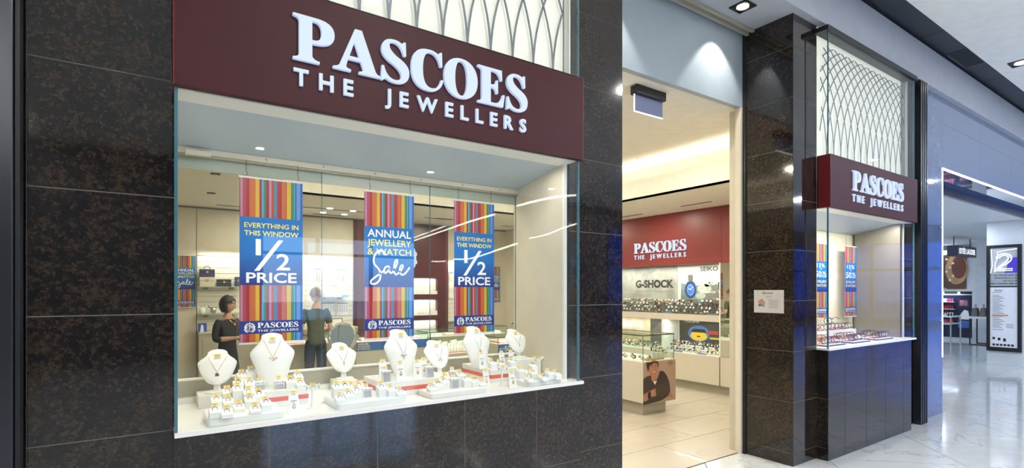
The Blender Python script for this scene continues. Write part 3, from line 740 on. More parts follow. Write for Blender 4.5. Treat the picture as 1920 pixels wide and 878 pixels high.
for x, y in ((13.9,3.2),): 
    t = thing('linear_ceiling_light', 'thin white linear light in the neighbouring store ceiling', 'ceiling light', (15.2, 4.2, 3.2))
    MB().box(-1.2,1.2,-.03,.03,-.012,-.001).build('diffuser', LED, t); MB().box(-1.21,1.21,-.035,.035,-.004,-.0005).build('housing', WHITE, t)
p = Vector((19.5,3.6,3.2)); spot_(p.x, p.y, 3.2, 'oval ceiling light over the cosmetics stand', .15)

# ---------------------------------------------------------------- other side of the mall (seen only in reflections, blue glazing tint added to colour them)
op = struct('wall_opposite', 'opposite side of the mall with glazing to daylight, far tint added for reflections')
OPW = pbr('opposite_wall', (.10,.11,.13), .5)
for b in ((-8, 2.2, -11.7, -11.5, 0, 4.8), (2.2, 6.2, -11.7, -11.5, 0, .9), (2.2, 6.2, -11.7, -11.5, 3.0, 4.8), (6.2, 13.9, -11.7, -11.5, 0, 4.8), (13.9, 30, -11.7, -11.5, 3.9, 4.8), (13.9, 30, -11.7, -11.5, 0, .25)):
    MB().box(*b).build('wall_section', OPW, op)
for x in (3.5, 4.9): MB().box(x-.04, x+.04, -11.66, -11.54, .9, 3.0).build('mullion', BLACK, op)
MB().box(2.2, 6.2, -11.66, -11.54, 2.55, 2.61).build('transom', BLACK, op)
for k in range(8): MB().box(13.9+k*2.2-.08, 13.9+k*2.2+.08, -11.7, -11.5, .25, 3.9).build('mullion', BLACK, op)
MB().box(13.9, 30, -11.66, -11.54, 2.6, 2.7).build('transom', BLACK, op)
MB().box(13.9, 30, -11.60, -11.59, .25, 3.9).build('reflection_tint_pane', glass('reflection_tint_glass', (.045,.17,.42)), op)  # unseen pane, tint added so granite and floor reflect deep blue
ew = struct('wall_mall_far', 'unseen far end of the mall, glazing tint added for blue reflections')
for b in ((30,30.2,-11.7,.6,3.9,4.85),(30,30.2,-11.7,.6,0,.25)): MB().box(*b).build('wall_section', OPW, ew)
for k in range(6): MB().box(30,30.2,-11.7+2.4*k-.08,-11.7+2.4*k+.08,.25,3.9).build('mullion', BLACK, ew)
MB().box(30.02,30.14,-11.7,.6,2.6,2.75).build('transom', BLACK, ew); MB().box(30.15,30.16,-11.7,.6,.25,3.9).build('reflection_tint_pane', MATS['reflection_tint_glass'], ew)  # same added blue tint, out of view, for grazing reflections
skind(MB().box(-8.2, -8, -11.7, .6, 0, 4.85).build('wall_mall_end', OPW)); 
skind(MB().box(-8, -1.52, .0, .4, 0, 4.25).build('wall_left_shop', pbr('dark_shop', (.03,.03,.035), .3)))
skind(MB().box(-60, 90, -80, -11.7, -.3, -.05).build('ground_outside', pbr('outside_paving', (.35,.36,.38), .8)))

# curved LED ribbons hanging over the mall walk (they show as streaks in the shop glass)
for lab, zz, px in (('short curved LED ribbon hanging over the mall, nearest the shop', 3.2, [(970,386),(1005,377),(1045,369),(1081,366)]), ('curved LED ribbon hanging over the mall, second from the shop', 3.2, [(993,447),(1025,440),(1055,428),(1081,420)]),
                    ('long straight LED ribbon hanging over the mall', 3.0, [(778,451),(828,434),(880,416),(928,402)]), ('low curved LED ribbon hanging far over the mall', 2.45, [(851,486),(873,486),(895,482),(930,470),(970,457)])):
    pts = []
    for u, v in px: q = P(u, v, z=zz); pts.append(Vector((q.x, -.22-q.y, zz)))
    base = pts[0].copy(); t = thing('ribbon_light', lab, 'ceiling light', base)
    fine = []
    for i in range(len(pts)-1):
        for k in range(6):
            p0, p1, p2, p3 = pts[max(0,i-1)], pts[i], pts[i+1], pts[min(len(pts)-1,i+2)]; f = k/6
            fine.append(.5*((2*p1)+(p2-p0)*f+(2*p0-5*p1+4*p2-p3)*f*f+(3*p1-p0-3*p2+p3)*f**3)-base)
    fine.append(pts[-1]-base)
    MB().tube(fine, .018, 6).build('led_tube', emit('ribbon_led', (1,.93,.82), 16), t)
    for q in (fine[0], fine[len(fine)//2], fine[-1]): MB().tube([q, (q.x, q.y, 4.70-zz)], .003, 4).build('suspension_wire', STEEL, t)

# ================================================================== BANNERS
STRIPES = [(8,'a'),(23,'pk'),(34,'mg'),(33,'rd'),(60,'or'),(40,'ye'),(22,'cr'),(22,'lb'),(24,'gr'),(30,'cr'),(24,'pk'),(29,'ro'),(27,'te'),(8,'mg'),(44,'rd'),(43,'or'),(8,'cr'),(47,'ye'),(33,'gr'),(12,'lb'),(13,'db'),(42,'mb'),(26,'bb')]
SCOL0 = {'a':(.22,.02,.03),'pk':(.62,.28,.40),'mg':(.50,.06,.12),'rd':(.46,.02,.03),'or':(.66,.16,.03),'ye':(.80,.50,.03),'cr':(.36,.015,.05),'lb':(.10,.42,.72),'gr':(.06,.26,.10),'ro':(.56,.07,.03),'te':(.03,.30,.48),'db':(.02,.07,.33),'mb':(.14,.34,.75),'bb':(.02,.13,.48)}
SCOL = {k: tuple(c*.72 for c in v) for k, v in SCOL0.items()}; SK = list(SCOL); SMAT = [pbr('stripe_'+n, c, .4, var=0) for n, c in zip(['wine','pink','magenta','red','orange','yellow','crimson','light_blue','green','rose','teal','deep_blue','mid_blue','blue'], [SCOL[k] for k in SK])]
BGRAD = grad('banner_blue_print', (.004,.14,.46), (.012,.022,.20), .08, .30)
def stripes(mb, fr, w, b0, b1, lift=.0003):
    tot = sum(s for s, _ in STRIPES); x = 0
    for s, k in STRIPES: rect(mb, fr, x, x+s/tot*w, b0, b1, lift, SK.index(k)); x += s/tot*w
def sale_script(mb, fr, a, b, s, H_, wd, mi=0):
    S = [bez((.41,.53), ((.40,.60),(.33,.62),(.27,.60)), ((.18,.54),(.14,.42),(.22,.35)), ((.30,.30),(.33,.22),(.30,.13)), ((.26,.05),(.15,.03),(.12,.07)), ((.11,.13),(.24,.17),(.37,.27)), n=8),
         bez((.49,.34), ((.43,.38),(.36,.30),(.39,.24)), ((.43,.22),(.48,.28),(.49,.34)), ((.48,.26),(.50,.21),(.55,.25)), ((.62,.32),(.68,.44),(.64,.47)), ((.58,.46),(.56,.22),(.62,.21)), ((.70,.24),(.80,.34),(.76,.38)), ((.70,.38),(.67,.24),(.74,.21)), ((.80,.20),(.86,.28),(.91,.34)), n=6)]
    for st in S: stroke(mb, fr, [(a+x*s, b+y*H_) for x, y in st], wd, .0012, mi)
def banner(kind, label, cat, loc, w, h, frf=FRONT, group=None, hooks=True, back=False):
    t = thing('hanging_banner', label, cat, loc, group=group)
    base = frf(0, 0, 0); r, n_, u = base.r, base.n, base.u
    # sheet printed on a thin board
    mb = MB(); fr0 = frf(0, 0, 0)
    vs = [fr0.p(a, b, l) for l in (-.001, 0) for a, b in ((0,0),(w,0),(w,h),(0,h))]
    mb.add(vs, [(3,2,1,0),(4,5,6,7),(0,1,5,4),(1,2,6,5),(2,3,7,6),(3,0,4,7)]); mb.build('banner_sheet', INKW, t)
    zb0, zb1 = h*.352, h*.765     # blue field
    lz0, lz1 = h*.056, h*.135     # logo strip
    for b0_, b1_ in ((zb1, h*.998), (lz1, zb0), (.004, lz0)):
        mb = MB(); stripes(mb, fr0, w, b0_, b1_); mb.build('stripe_print', SMAT, t)
    mb = MB(); rect(mb, fr0, 0, w, zb0, zb1, .0004); mb.build('blue_print', grad('banner_blue_%d' % round(h*100), (.004,.14,.46), (.012,.022,.20), zb0, zb1), t)
    mb = MB(); rect(mb, fr0, 0, w, lz0, lz1, .0004); mb.build('logo_band', NAVY, t)
    H = zb1-zb0
    class LL:
        def __init__(s, nm, m): s.nm, s.m_, s.v = nm, m, []
        def add(s, vs, fs, mi=0): MB().add(vs, fs).build(s.nm, s.m_, t)
    mw = LL('white_lettering', INKW); my = LL('yellow_lettering', INKY)
    if kind == 'half':
        flat_text(my, 'EVERYTHING IN', fr0, w*.5, zb1-H*.155, w=w*.86, h=H*.072, bold=.012, align='c', lift=.0008)
        flat_text(my, 'THIS WINDOW', fr0, w*.5, zb1-H*.27, w=w*.86, h=H*.072, bold=.012, align='c', lift=.0008)
        rect(mw, fr0, w*.245, w*.325, zb1-H*.56, zb1-H*.32, .0008)
        poly(mw, fr0, [(w*.22,zb1-H*.79),(w*.30,zb1-H*.79),(w*.68,zb1-H*.325),(w*.60,zb1-H*.325)], .0009)
        flat_text(mw, '2', fr0, w*.57, zb1-H*.775, h=H*.245, w=w*.22, bold=.015, lift=.0008)
        flat_text(mw, 'PRICE', fr0, w*.5, zb1-H*.965, w=w*.80, h=H*.15, bold=.02, align='c', lift=.0008)
    elif kind == 'sale':
        flat_text(mw, 'ANNUAL', fr0, w*.5, zb1-H*.17, w=w*.88, h=H*.125, bold=.015, align='c', lift=.0008)
        flat_text(my, 'JEWELLERY', fr0, w*.5, zb1-H*.315, w=w*.88, h=H*.105, bold=.01, align='c', lift=.0008)
        flat_text(my, '& WATCH', fr0, w*.5, zb1-H*.465, w=w*.88, h=H*.105, bold=.01, align='c', lift=.0008)
        ms = MB(); sale_script(ms, fr0, 0, zb0, w, H, w*.034); ms.build('script_lettering', INKW, t)
    else:
        for s, yy, hh, ww in (('15%', .20, .13, .62), ('TO', .28, .05, .20)): flat_text(mw, s, fr0, w*.5, zb1-H*yy, w=w*ww, h=H*hh, align='c', lift=.0008)
        flat_text(mw, '50', fr0, w*.08, zb1-H*.52, w=w*.46, h=H*.20, lift=.0008, bold=.01); flat_text(mw, '%', fr0, w*.60, zb1-H*.44, w=w*.32, h=H*.11, lift=.0008); flat_text(mw, 'OFF', fr0, w*.58, zb1-H*.53, w=w*.36, h=H*.07, lift=.0008)
        flat_text(my, 'JEWELLERY', fr0, w*.5, zb1-H*.70, w=w*.86, h=H*.08, align='c', lift=.0008); flat_text(my, '& WATCHES', fr0, w*.5, zb1-H*.83, w=w*.86, h=H*.08, align='c', lift=.0008)
    lh = lz1-lz0
    ml = MB(); serif(fr0, 'PASCOES', w*.27, lz0+lh*.44, lh*.40, w*.66, .0009, lambda m, c: ml.add(m.v, m.f))
    flat_text(mw, 'THE JEWELLERS', fr0, w*.27, lz0+lh*.14, w=w*.66, h=lh*.16, bold=.01, lift=.0008)
    ml.build('name_lettering', INKW, t)
    mc_ = MB(); crest(mc_, fr0, w*.155, lz0+lh*.48, lh*.40, .0008); mc_.build('crest_print', INKW, t)
    # clear hanging strips and hooks
    for b in (h, -.006):
        mb = MB(); p0 = fr0.p(-.004, b, -.003); p1 = fr0.p(w+.004, b+.008, .002)
        mb.box(min(p0.x,p1.x), max(p0.x,p1.x), min(p0.y,p1.y), max(p0.y,p1.y), p0.z, p1.z); mb.build('hanger_strip', pbr('clear_plastic', (.7,.7,.68), .2, var=0), t)
    if hooks:
        for a in (w*.10, w*.92):
            top = 2.345-loc[2]
            if frf is FRONT and top > h:
                mb = MB(); pts = [fr0.p(a, h+.006, 0)]+[fr0.p(a+.006*math.sin(q*PI/5), h+.012+.004*q, 0) for q in range(5)]+[fr0.p(a, h+.035, 0), fr0.p(a, top-.01, 0)]
                mb.tube(pts, .0012, 5); mb.build('wire_hook', STEEL, t)
    return t
banner('half', 'striped banner reading EVERYTHING IN THIS WINDOW 1/2 PRICE, nearest of the window banners', 'banner', (.372, .479, 1.373), .312, .868)
banner('sale', 'striped banner reading ANNUAL JEWELLERY & WATCH Sale in the middle of the near window', 'banner', (1.031, .479, 1.362), .314, .876)
banner('half', 'striped half price banner hanging farthest right in the near window', 'banner', (1.627, .479, 1.365), .310, .876)
banner('fifty', 'striped banner reading 50% OFF, the whole one in the far window', 'banner', (6.985, .43, 1.33), .30, .862)
banner('fifty', 'striped 50% banner behind the side glass at the left end of the far window', 'banner', (6.235, .43, 1.33), .30, .862)
banner('sale', 'distant striped sale banner on the back wall, cut by the left edge of the window', 'banner', (.262, YB-.03, 1.38), .30, .82, hooks=False)
banner('sale', 'distant striped sale banner on the back wall, right of the burgundy panel', 'banner', (6.04, YB-.03, 1.38), .29, .80, hooks=False)

# ================================================================== JEWELLERY STANDS IN THE NEAR WINDOW
Z = 1.087
def tagmesh():
    mb = MB(); mb.box(-.0135,.0135,-.0006,.0006,.010,.019,0); mb.box(-.006,.006,-.0009,-.0006,.013,.0155,1)
    mb.box(-.0135,.0135,-.0006,.0006,-.004,.010,2); mb.box(-.008,.008,-.0009,-.0006,.006,.0075,4); mb.box(-.010,.010,-.0009,-.0006,.001,.003,3)
    return mb.mesh('price_tag', [YEL, ORNG, TAGW, TAGP, INKG])
TAGM = tagmesh()
def mini_tag(parent, loc, tilt=0, s=1, rz=0):
    o = link('price_tag', TAGM, parent, loc=loc); o.rotation_euler = (tilt, 0, rz); o.scale = (s,s,s); return o
RINGM = {}
for nm, mt in (('gold', GOLD), ('silver', SILVER)):
    for style in range(3):
        mb = MB(); n = 14
        mb.tube([(.0098*math.cos(2*PI*i/n), 0, .0065+.0085*math.sin(2*PI*i/n)) for i in range(n)], .0013, 5, 0, closed=True)
        if style == 0: mb.ball((0, -.001, .0165), .0032, 6, 1)
        elif style == 1:
            for dx in (-.005,-.0025,0,.0025,.005): mb.ball((dx, -.001, .0155-abs(dx)*.3), .0016, 5, 1)
            mb.tube([(.0098*math.cos(2*PI*i/n), .003, .0065+.0085*math.sin(2*PI*i/n)) for i in range(n)], .0010, 5, 0, closed=True)
        else: mb.tube([(.0095*math.cos(PI*i/8), -.003, .008+.008*math.sin(PI*i/8)) for i in range(9)], .0015, 5, 0); mb.ball((0,-.002,.0165), .0036, 6, 2)
        me = mb.mesh('ring', [mt, pbr('diamond', (.8,.82,.85), .05, .6, var=0), RUBY]); smooth_mesh(me); RINGM[(nm, style)] = me
_blk = {}
def blockmesh(h, wd=.044, dp=.046):
    k = round(h, 3)
    if (k, wd) not in _blk:
        mb = MB(); x = wd/2; hb = h+.014
        mb.add([(-x,0,0),(x,0,0),(x,dp,0),(-x,dp,0),(-x,0,h),(x,0,h),(x,dp,hb),(-x,dp,hb)], [(3,2,1,0),(4,5,6,7),(0,1,5,4),(1,2,6,5),(2,3,7,6),(3,0,4,7)])
        _blk[(k,wd)] = mb.mesh('block', WHITEM)
    return _blk[(k,wd)]
def ring_block(p, hp, label, metal='gold', style=0, group=None):
    h = hp*depth(p)/FPX; t = thing('ring_display', label, 'ring stand', p, group=group)
    bl = link('block', blockmesh(h), t, bevel=.0012)
    r = link('ring', RINGM[(metal, style)], t, loc=(0, .021, h+.0045)); r.rotation_euler = (-.25, 0, 0)
    mini_tag(t, (0, .043, h+.012), -.15)
    return t
def earring_block(p, hp, label):
    h = hp*depth(p)/FPX; t = thing('earring_display', label, 'earring stand', p)
    mb = MB(); x = .021; mb.add([(-x,.0,0),(x,.0,0),(x,.03,0),(-x,.03,0),(-x,.010,h),(x,.010,h),(x,.034,h+.006),(-x,.034,h+.006)], [(3,2,1,0),(4,5,6,7),(0,1,5,4),(1,2,6,5),(2,3,7,6),(3,0,4,7)])
    mb.build('block', WHITEM, t, bevel=.001)
    MB().add([(-x*.9,-.0006,.002),(x*.9,-.0006,.002),(x*.9,.0085,h-.006),(-x*.9,.0085,h-.006)], [(0,1,2,3)]).build('front_panel', GREYF, t)
    MB().box(-.026,.026,.004,.022,h-.002,h+.007).build('lip', WHITEM, t, bevel=.002)
    for s in (-1, 1): MB().ball((s*.013,.001,h+.001), .0028, 6).build('earring', SILVER, t)
    mini_tag(t, (0, .033, h+.010), -.15, .9)
def pendant_card(p, hp, label, metal=GOLD, wide=.055):
    h = hp*depth(p)/FPX; t = thing('pendant_display', label, 'pendant stand', p); x = wide/2; x2 = x*.72
    mb = MB(); mb.add([(-x,0,0),(x,0,0),(x,.004,0),(-x,.004,0),(-x2,.022,h),(x2,.022,h),(x2,.027,h),(-x2,.027,h)], [(3,2,1,0),(4,5,6,7),(0,1,5,4),(1,2,6,5),(2,3,7,6),(3,0,4,7)]); mb.build('card', WHITEM, t, bevel=.001)
    MB().add([(-.006,.002,0),(.006,.002,0),(.006,.045,0),(-.006,.045,0),(0,.026,h*.85)], [(3,2,1,0),(0,1,4),(1,2,4),(2,3,4),(3,0,4)]).build('easel_foot', WHITEM, t)
    yy = lambda z: .022*z/h-.0018
    MB().box(-.014,.014,yy(h*.66)-.001,yy(h*.66),h*.63,h*.66).build('name_strip', INKG, t)
    mb = MB(); mb.tube([(-.004,yy(h*.60),h*.60),(0,yy(h*.50),h*.50),(.004,yy(h*.60),h*.60)], .0006, 4); mb.build('chain', metal, t)
    mb = MB(); n = 12; mb.tube([(.006*math.cos(2*PI*i/n), yy(h*.36)-.001, h*.36+.009*math.sin(2*PI*i/n)) for i in range(n)], .0013, 5, closed=True); mb.ball((0,yy(h*.34)-.001,h*.33), .0035, 6); mb.tube([(0,yy(h*.5)-.001,h*.5),(0,yy(h*.44)-.001,h*.44)], .0015, 5); mb.build('pendant', metal, t)
    mini_tag(t, (0, .0205, h-.006), -.2)
def t_stand(p, hp, label):
    h = hp*depth(p)/FPX; t = thing('earring_tree', label, 'earring stand', p)
    MB().lathe([(.024,0),(.024,.004),(.018,.006)], 20).build('base', WHITEM, t, smooth=True)
    MB().tube([(0,0,.005),(0,0,.02),(0,0,h*.5),(0,0,h-.012)], [.011,.0075,.0055,.007], 8).build('pole', WHITEM, t, smooth=True)
    for s in (-1, 1):
        MB().tube([(0,0,h-.014),(s*.012,0,h-.012),(s*.026,0,h-.004),(s*.034,0,h+.001)], [.005,.0055,.006,.007], 8).build('arm', WHITEM, t, smooth=True)
        MB().tube([(s*.028,-.006,h-.004),(s*.028,-.006,h-.020)], [.0016,.0028], 6).build('earring', SILVER, t)
    mini_tag(t, (0, -.008, h-.008), 0)
def bust(p, tall, label, chain=SILVER, rz=0, pend='drop', s=1.0, choker=False):
    t = thing('necklace_bust', label, 'necklace stand', p, rz); 
    if tall: prof = [(0,.052,.030,.0),(.02,.060,.028,.0),(.06,.072,.028,.004),(.10,.084,.028,.008),(.13,.096,.028,.010),(.150,.102,.029,.012),(.166,.102,.030,.015),(.182,.090,.031,.019),(.198,.074,.032,.024),(.213,.060,.033,.030),(.228,.051,.034,.036),(.240,.049,.036,.041)]
    else: prof = [(0,.022,.014,.004),(.008,.040,.018,.006),(.025,.056,.022,.010),(.045,.068,.024,.014),(.07,.079,.026,.020),(.092,.086,.027,.026),(.104,.086,.028,.030),(.116,.074,.029,.036),(.126,.057,.030,.043),(.136,.046,.031,.051),(.144,.044,.032,.057)]
    z0 = 0 if tall else .042; n = 28; vs = []
    for (z, w, d, y) in prof:
        for q in range(n):
            a = 2*PI*q/n; c_, s_ = math.cos(a), math.sin(a)
            zz = z0+z + (s_*.017*(z/prof[-1][0])**5)        # neck opening tips forward
            curve = -.020*(1-abs(c_)**2)*(1 if s_ < 0 else .0)*(.4+.6*min(1,z/.1))
            vs.append((w*c_*s, (y+.75*(z if not tall else z*.55)*.35 + d*(s_ if s_ > 0 else s_*.55)+ curve*.6)*s, zz*s))
    N = len(prof); fs = [(i*n+q, i*n+(q+1)%n, (i+1)*n+(q+1)%n, (i+1)*n+q) for i in range(N-1) for q in range(n)]
    fs += [tuple(range(n-1,-1,-1))]
    top = tuple((N-1)*n+q for q in range(n)); fs.append(top)
    mb = MB().add(vs, fs); me = mb.mesh('bust_form', WHITEM); smooth_mesh(me, 50); link('bust_form', me, t)
    if not tall:
        MB().lathe([(.052,0),(.052,.009),(.046,.011)], 24, sy=.6).build('bust_base', WHITEM, t, smooth=True)
        MB().lathe([(.018,.011),(.014,.03),(.018,.05)], 12, c=(0,.012,0), sy=.5).build('bust_neck', WHITEM, t, smooth=True)
    def front(x, z):       # front surface y at lateral x, height z (unscaled)
        zz = z-z0
        for i in range(N-1):
            if prof[i][0] <= zz <= prof[i+1][0]: f = (zz-prof[i][0])/(prof[i+1][0]-prof[i][0]); break
        else: f = 1; i = N-2
        w = prof[i][1]*(1-f)+prof[i+1][1]*f; d = prof[i][2]*(1-f)+prof[i+1][2]*f; y = prof[i][3]*(1-f)+prof[i+1][3]*f
        c_ = max(-1, min(1, x/w)); s_ = -math.sqrt(1-c_*c_)
        return y+.75*(zz if not tall else zz*.55)*.35 + d*s_*.55 - .020*(1-c_*c_)*(.4+.6*min(1,zz/.1))*.6
    ztop = z0+prof[-1][0]; zd = ztop-(.125 if tall else .085); xt = .040
    if pend == 'v': zd = ztop-.10
    pts = []
    for i in range(13):
        f = i/12; x = -xt+2*xt*f; k = 1-abs(2*f-1); z = ztop-.016-(ztop-.016-zd)*(k**1.0); pts.append((x*s, (front(x, z)-.0016)*s, z*s))
    MB().tube(pts, .0009, 5).build('chain', chain, t)
    x, z = 0, zd; y = (front(0, zd-.008)-.003)*s; mb = MB()
    if pend == 'drop': mb.ball((0,y,(zd-.013)*s), .0075, 8, 1, (.8,.5,1)); mb.tube([(.0085*math.cos(2*PI*i/12), y, (zd-.014)*s+.011*math.sin(2*PI*i/12)) for i in range(12)], .0016, 5, 0, closed=True)
    elif pend == 'v':
        for a, b in (((-.020,0),(0,-.014)),((0,-.014),(.020,0)),((-.020,0),(.020,0)),((0,0),(.004,-.010))): mb.tube([(a[0],y+abs(a[0])*.3,(zd+a[1])*s),(b[0],y+abs(b[0])*.3,(zd+b[1])*s)], .0014, 5)
    elif pend == 'key': mb.ball((0,y,(zd-.004)*s), .0045, 7); mb.tube([(0,y,zd-.006),(0,y-.001,zd-.026)], .0014, 5); mb.box(0,.004,y-.001,y+.001,zd-.026,zd-.022)
    elif pend == 'ring': mb.tube([(.010*math.cos(2*PI*i/14), y, zd-.010+.010*math.sin(2*PI*i/14)) for i in range(14)], .0020, 5, closed=True)
    elif pend == 'cross': mb.box(-.0018,.0018,y-.002,y,zd-.034,zd-.002); mb.box(-.010,.010,y-.002,y,zd-.015,zd-.011)
    elif pend == 'leaf': mb.tube([(0,y,zd-.002),(.002,y,zd-.012),(-.001,y,zd-.026)], [.0008,.0028,.0006], 6)
    elif pend == 'bar': mb.tube([(-.016,y+.003,zd+.006),(-.006,y,zd-.002),(.006,y,zd-.002),(.016,y+.003,zd+.006)], .0022, 6); mb.tube([(0,y,zd-.004),(0,y,zd-.020)], .0018, 5)
    mb.build('pendant', [GOLD if chain is GOLD else SILVER, RUBY], t)
    mini_tag(t, (0, (front(0, ztop-.012)-.004)*s, (ztop-.022)*s), -.1, 1.15)
    return t
def tray(p, w, d, h, label, r=.02, notch=None):
    t = thing('display_tray', label, 'display tray', p)
    if notch:
        nx, ny = notch; o1 = rrect(0, w, 0, ny, r)[:5]+[(w,ny),(nx,ny),(nx,d-r)]+rrect(0, nx, 0, d, r)[5:]
        o1 = [q for i, q in enumerate(o1) if i == 0 or (abs(q[0]-o1[i-1][0])+abs(q[1]-o1[i-1][1])) > 1e-5]
        k_ = lambda p: (w/2+(p[0]-w/2)*.97, d/2+(p[1]-d/2)*.97)
        MB().prism(o1, 0, h).build('tray_body', WHITE, t, bevel=.002); MB().prism([k_(q) for q in o1], h, h+.0012).build('tray_top', WHITEM, t)
        return Z+h+.0012
    MB().prism(rrect(0, w, 0, d, r), 0, h).build('tray_body', WHITE, t, bevel=.003)
    MB().prism(rrect(.006, w-.006, .006, d-.006, r*.8), h, h+.0012).build('tray_top', WHITEM, t)
    return Z+h+.0012
def riser(p, w, d, h, label, ribbon=True, cut=None, cat='display riser'):
    t = thing('display_riser', label, cat, p)
    MB().box(0, w, 0, d, 0, h).build('riser_body', WHITE, t, bevel=.002)
    if ribbon:
        b0, b1 = h*.34, h*.62
        MB().box(-.001, w+.001, -.001, 0, b0, b1).build('coral_ribbon', CORAL, t); MB().box(-.001, 0, 0, d, b0, b1).build('coral_ribbon', CORAL, t)
    return p[2]+h
# trays and risers
zt1 = tray((.184,-.086,Z), .30, .240, .030, 'white rounded tray of rings at the left end of the near window')
zr1 = riser((.345,.165,Z), .296, .26, .078, 'white riser with coral ribbon under the tall bust at the left of the window')
zt2 = tray((.715,-.083,Z), .345, .26, .028, 'white rounded ring tray in front of the ribboned riser, window centre', notch=(.262, .150))
zr2 = riser((.985,.075,Z), .40, .28, .080, 'white riser with coral ribbon in the middle of the window')
zt3 = tray((1.185,-.098,Z), .345, .165, .028, 'long white ring tray right of centre in the window')
zr3 = riser((1.690,.125,Z), .225, .36, .080, 'white ribboned riser near the right end of the window')
zt4 = tray((1.80,-.098,Z), .262, .20, .026, 'white ring tray at the right end of the near window')
zb1 = riser((.180,.33,Z), .165, .16, .058, 'low white block under the leftmost small bust', False)
zb3 = riser((.835,.365,Z), .12, .12, .060, 'white block under the small bust left of centre', False)
zb4 = riser((.347,.345,Z+.0785), .086, .085, .036, 'small white block on the left riser carrying two rings', False, cat='display block')
zb7 = riser((1.935,.20,Z), .15, .14, .115, 'white block under the rightmost small bust', False)
zb8 = riser((1.755,.375,Z+.0805), .10, .09, .035, 'low block behind the right riser carrying the earring tree', False, cat='display block')
# busts
def onz(u, v, z): q = P(u, v, z=z); return (q.x, q.y, z)
bust((.262,.385,zb1), False, 'white necklace bust with purple drop pendant, leftmost in the near window', GOLD, rz=-.12, pend='drop', s=1.0)
bust((.505,.315,zr1), True, 'tall white bust with a gold triangle necklace below the near banner', GOLD, rz=-.1, pend='v', s=1.02)
bust((.895,.42,zb3), False, 'small white bust with silver key pendant beside the round mirror', SILVER, pend='key', s=.98)
bust((1.175,.235,zr2), True, 'tall white bust with silver bar necklace under the middle banner', SILVER, rz=.05, pend='bar', s=1.0)
bust((1.46,.34,Z+.001), False, 'small white bust with ring pendant between the two tall busts', SILVER, rz=.05, pend='ring', s=1.0)
bust((1.705,.285,zr3), True, 'tall white bust with cross pendant under the right banner', SILVER, rz=.05, pend='cross', s=.98)
bust((2.005,.27,zb7), False, 'small white bust with leaf pendant, rightmost in the near window', SILVER, rz=0, pend='leaf', s=.92)
p5 = [o for o in bpy.data.objects if o.name.startswith('necklace_bust')][4]
b5 = riser((1.40,.29,Z), .12, .11, .045, 'clear grey block under the small bust with ring pendant', False, cat='display block'); p5.location.z = b5
# ring blocks: (u, v, height px, label, metal, style)
A_ = 'on the left ring tray'; B_ = 'on the centre ring tray'; C_ = 'on the long tray right of centre'; D_ = 'on the rightmost tray'
def rows(z, items):
    for (u, v, hp, lab, me, st) in items: ring_block(onz(u, v, z), hp, lab, me, st)
rows(zt1, [(404.2,786,12,'ring block at the front left corner of the leftmost tray','silver',0),(426.6,785,7,'low ring block, second along the front of the leftmost tray','silver',0),
 (449.8,774,7,'ring block with gold band, front centre of the leftmost tray','gold',1),(480.4,777,5,'lowest ring block, front right of the leftmost tray','silver',0),(500.5,772,12,'block with a dark stone ring at the right end of the leftmost tray','gold',2),
 (407,768,14,'ring block on the left edge, second row of the leftmost tray','gold',0),(429,766,10,'ring block behind the low one, second row of the leftmost tray','silver',1),(470,766,13,'ring block in the right middle of the leftmost tray','gold',1),
 (427.5,760,22,'ring block on the left of the third row, leftmost tray','gold',1),(447,761,28,'tall ring block in the middle of the leftmost tray','gold',0),(467.6,761.5,22,'ring block with wide gold ring, third row of the leftmost tray','gold',1),
 (487,760.5,17,'ring block at the right of the third row, leftmost tray','gold',2)])
rows(zr1, [(448,737,15,'silver ring block at the left end of the left riser','silver',2),(469.5,735,13,'ring block with pale ring second from the left on the left riser','silver',1)])
ring_block((.3695,.352,zb4), 7, 'upper left ring block on the little stacked block', 'silver', 1); ring_block((.4115,.352,zb4), 12, 'upper ring block with a round pale stone on the little stacked block', 'silver', 0)
earring_block(onz(489,731.5,zr1), 13, 'square earring block on the left riser beside the tall bust')
earring_block(onz(524.5,730,zr1), 13, 'earring block with bar brooch in front of the tall left bust')
rows(zr1, [(546,729,11,'ring block with dark ring at the right of the left riser','gold',2),(565,728,6,'low ring block at the right corner of the left riser','gold',1),(561,720,12,'ring block at the back right of the left riser','silver',1)])
pendant_card(onz(552,776,Z), 36, 'white pendant card with gold charm standing in front of the left riser')
t_stand(onz(585.7,766,Z), 44, 'white earring tree between the left riser and the centre tray')
rows(zt2, [(640.5,757,6,'low ring block at the front left of the centre tray','silver',1),(656.7,754,11,'ring block second from the left on the centre tray','silver',1),(672,750,14,'ring block third from the left on the centre tray','gold',1),
 (634.5,747,18,'tall ring block at the back left corner of the centre tray','silver',1),(649.5,742,14,'ring block behind, second in the back row of the centre tray','silver',2),(662,740,12,'ring block third in the back row of the centre tray','silver',0),(676,739,12,'ring block fourth in the back row of the centre tray','silver',1),
 (718.6,745,15,'tall ring block in the right half of the centre tray','gold',1),(737,744.5,11,'ring block second from the right on the centre tray','silver',0),(754,744,5,'lowest ring block at the right end of the centre tray','silver',1)])
earring_block(onz(690,746,zt2), 15, 'grey fronted earring block in the middle of the centre tray')
pendant_card(onz(720,711,zr2), 32, 'white pendant card at the left of the middle riser', SILVER); earring_block(onz(726,717,zr2), 19, 'grey fronted earring block at the left of the middle riser')
pendant_card(onz(752.8,713,zr2), 31, 'pendant card with silver oval pendant in front of the tall middle bust', SILVER); pendant_card(onz(784.4,710,zr2), 31, 'pendant card with rose gold pendant right of the tall middle bust', GOLD)
pendant_card(onz(797,705,zr2), 30, 'pendant card half hidden at the back right of the middle riser', GOLD); earring_block(onz(808,708,zr2), 18, 'grey fronted earring block at the right of the middle riser')
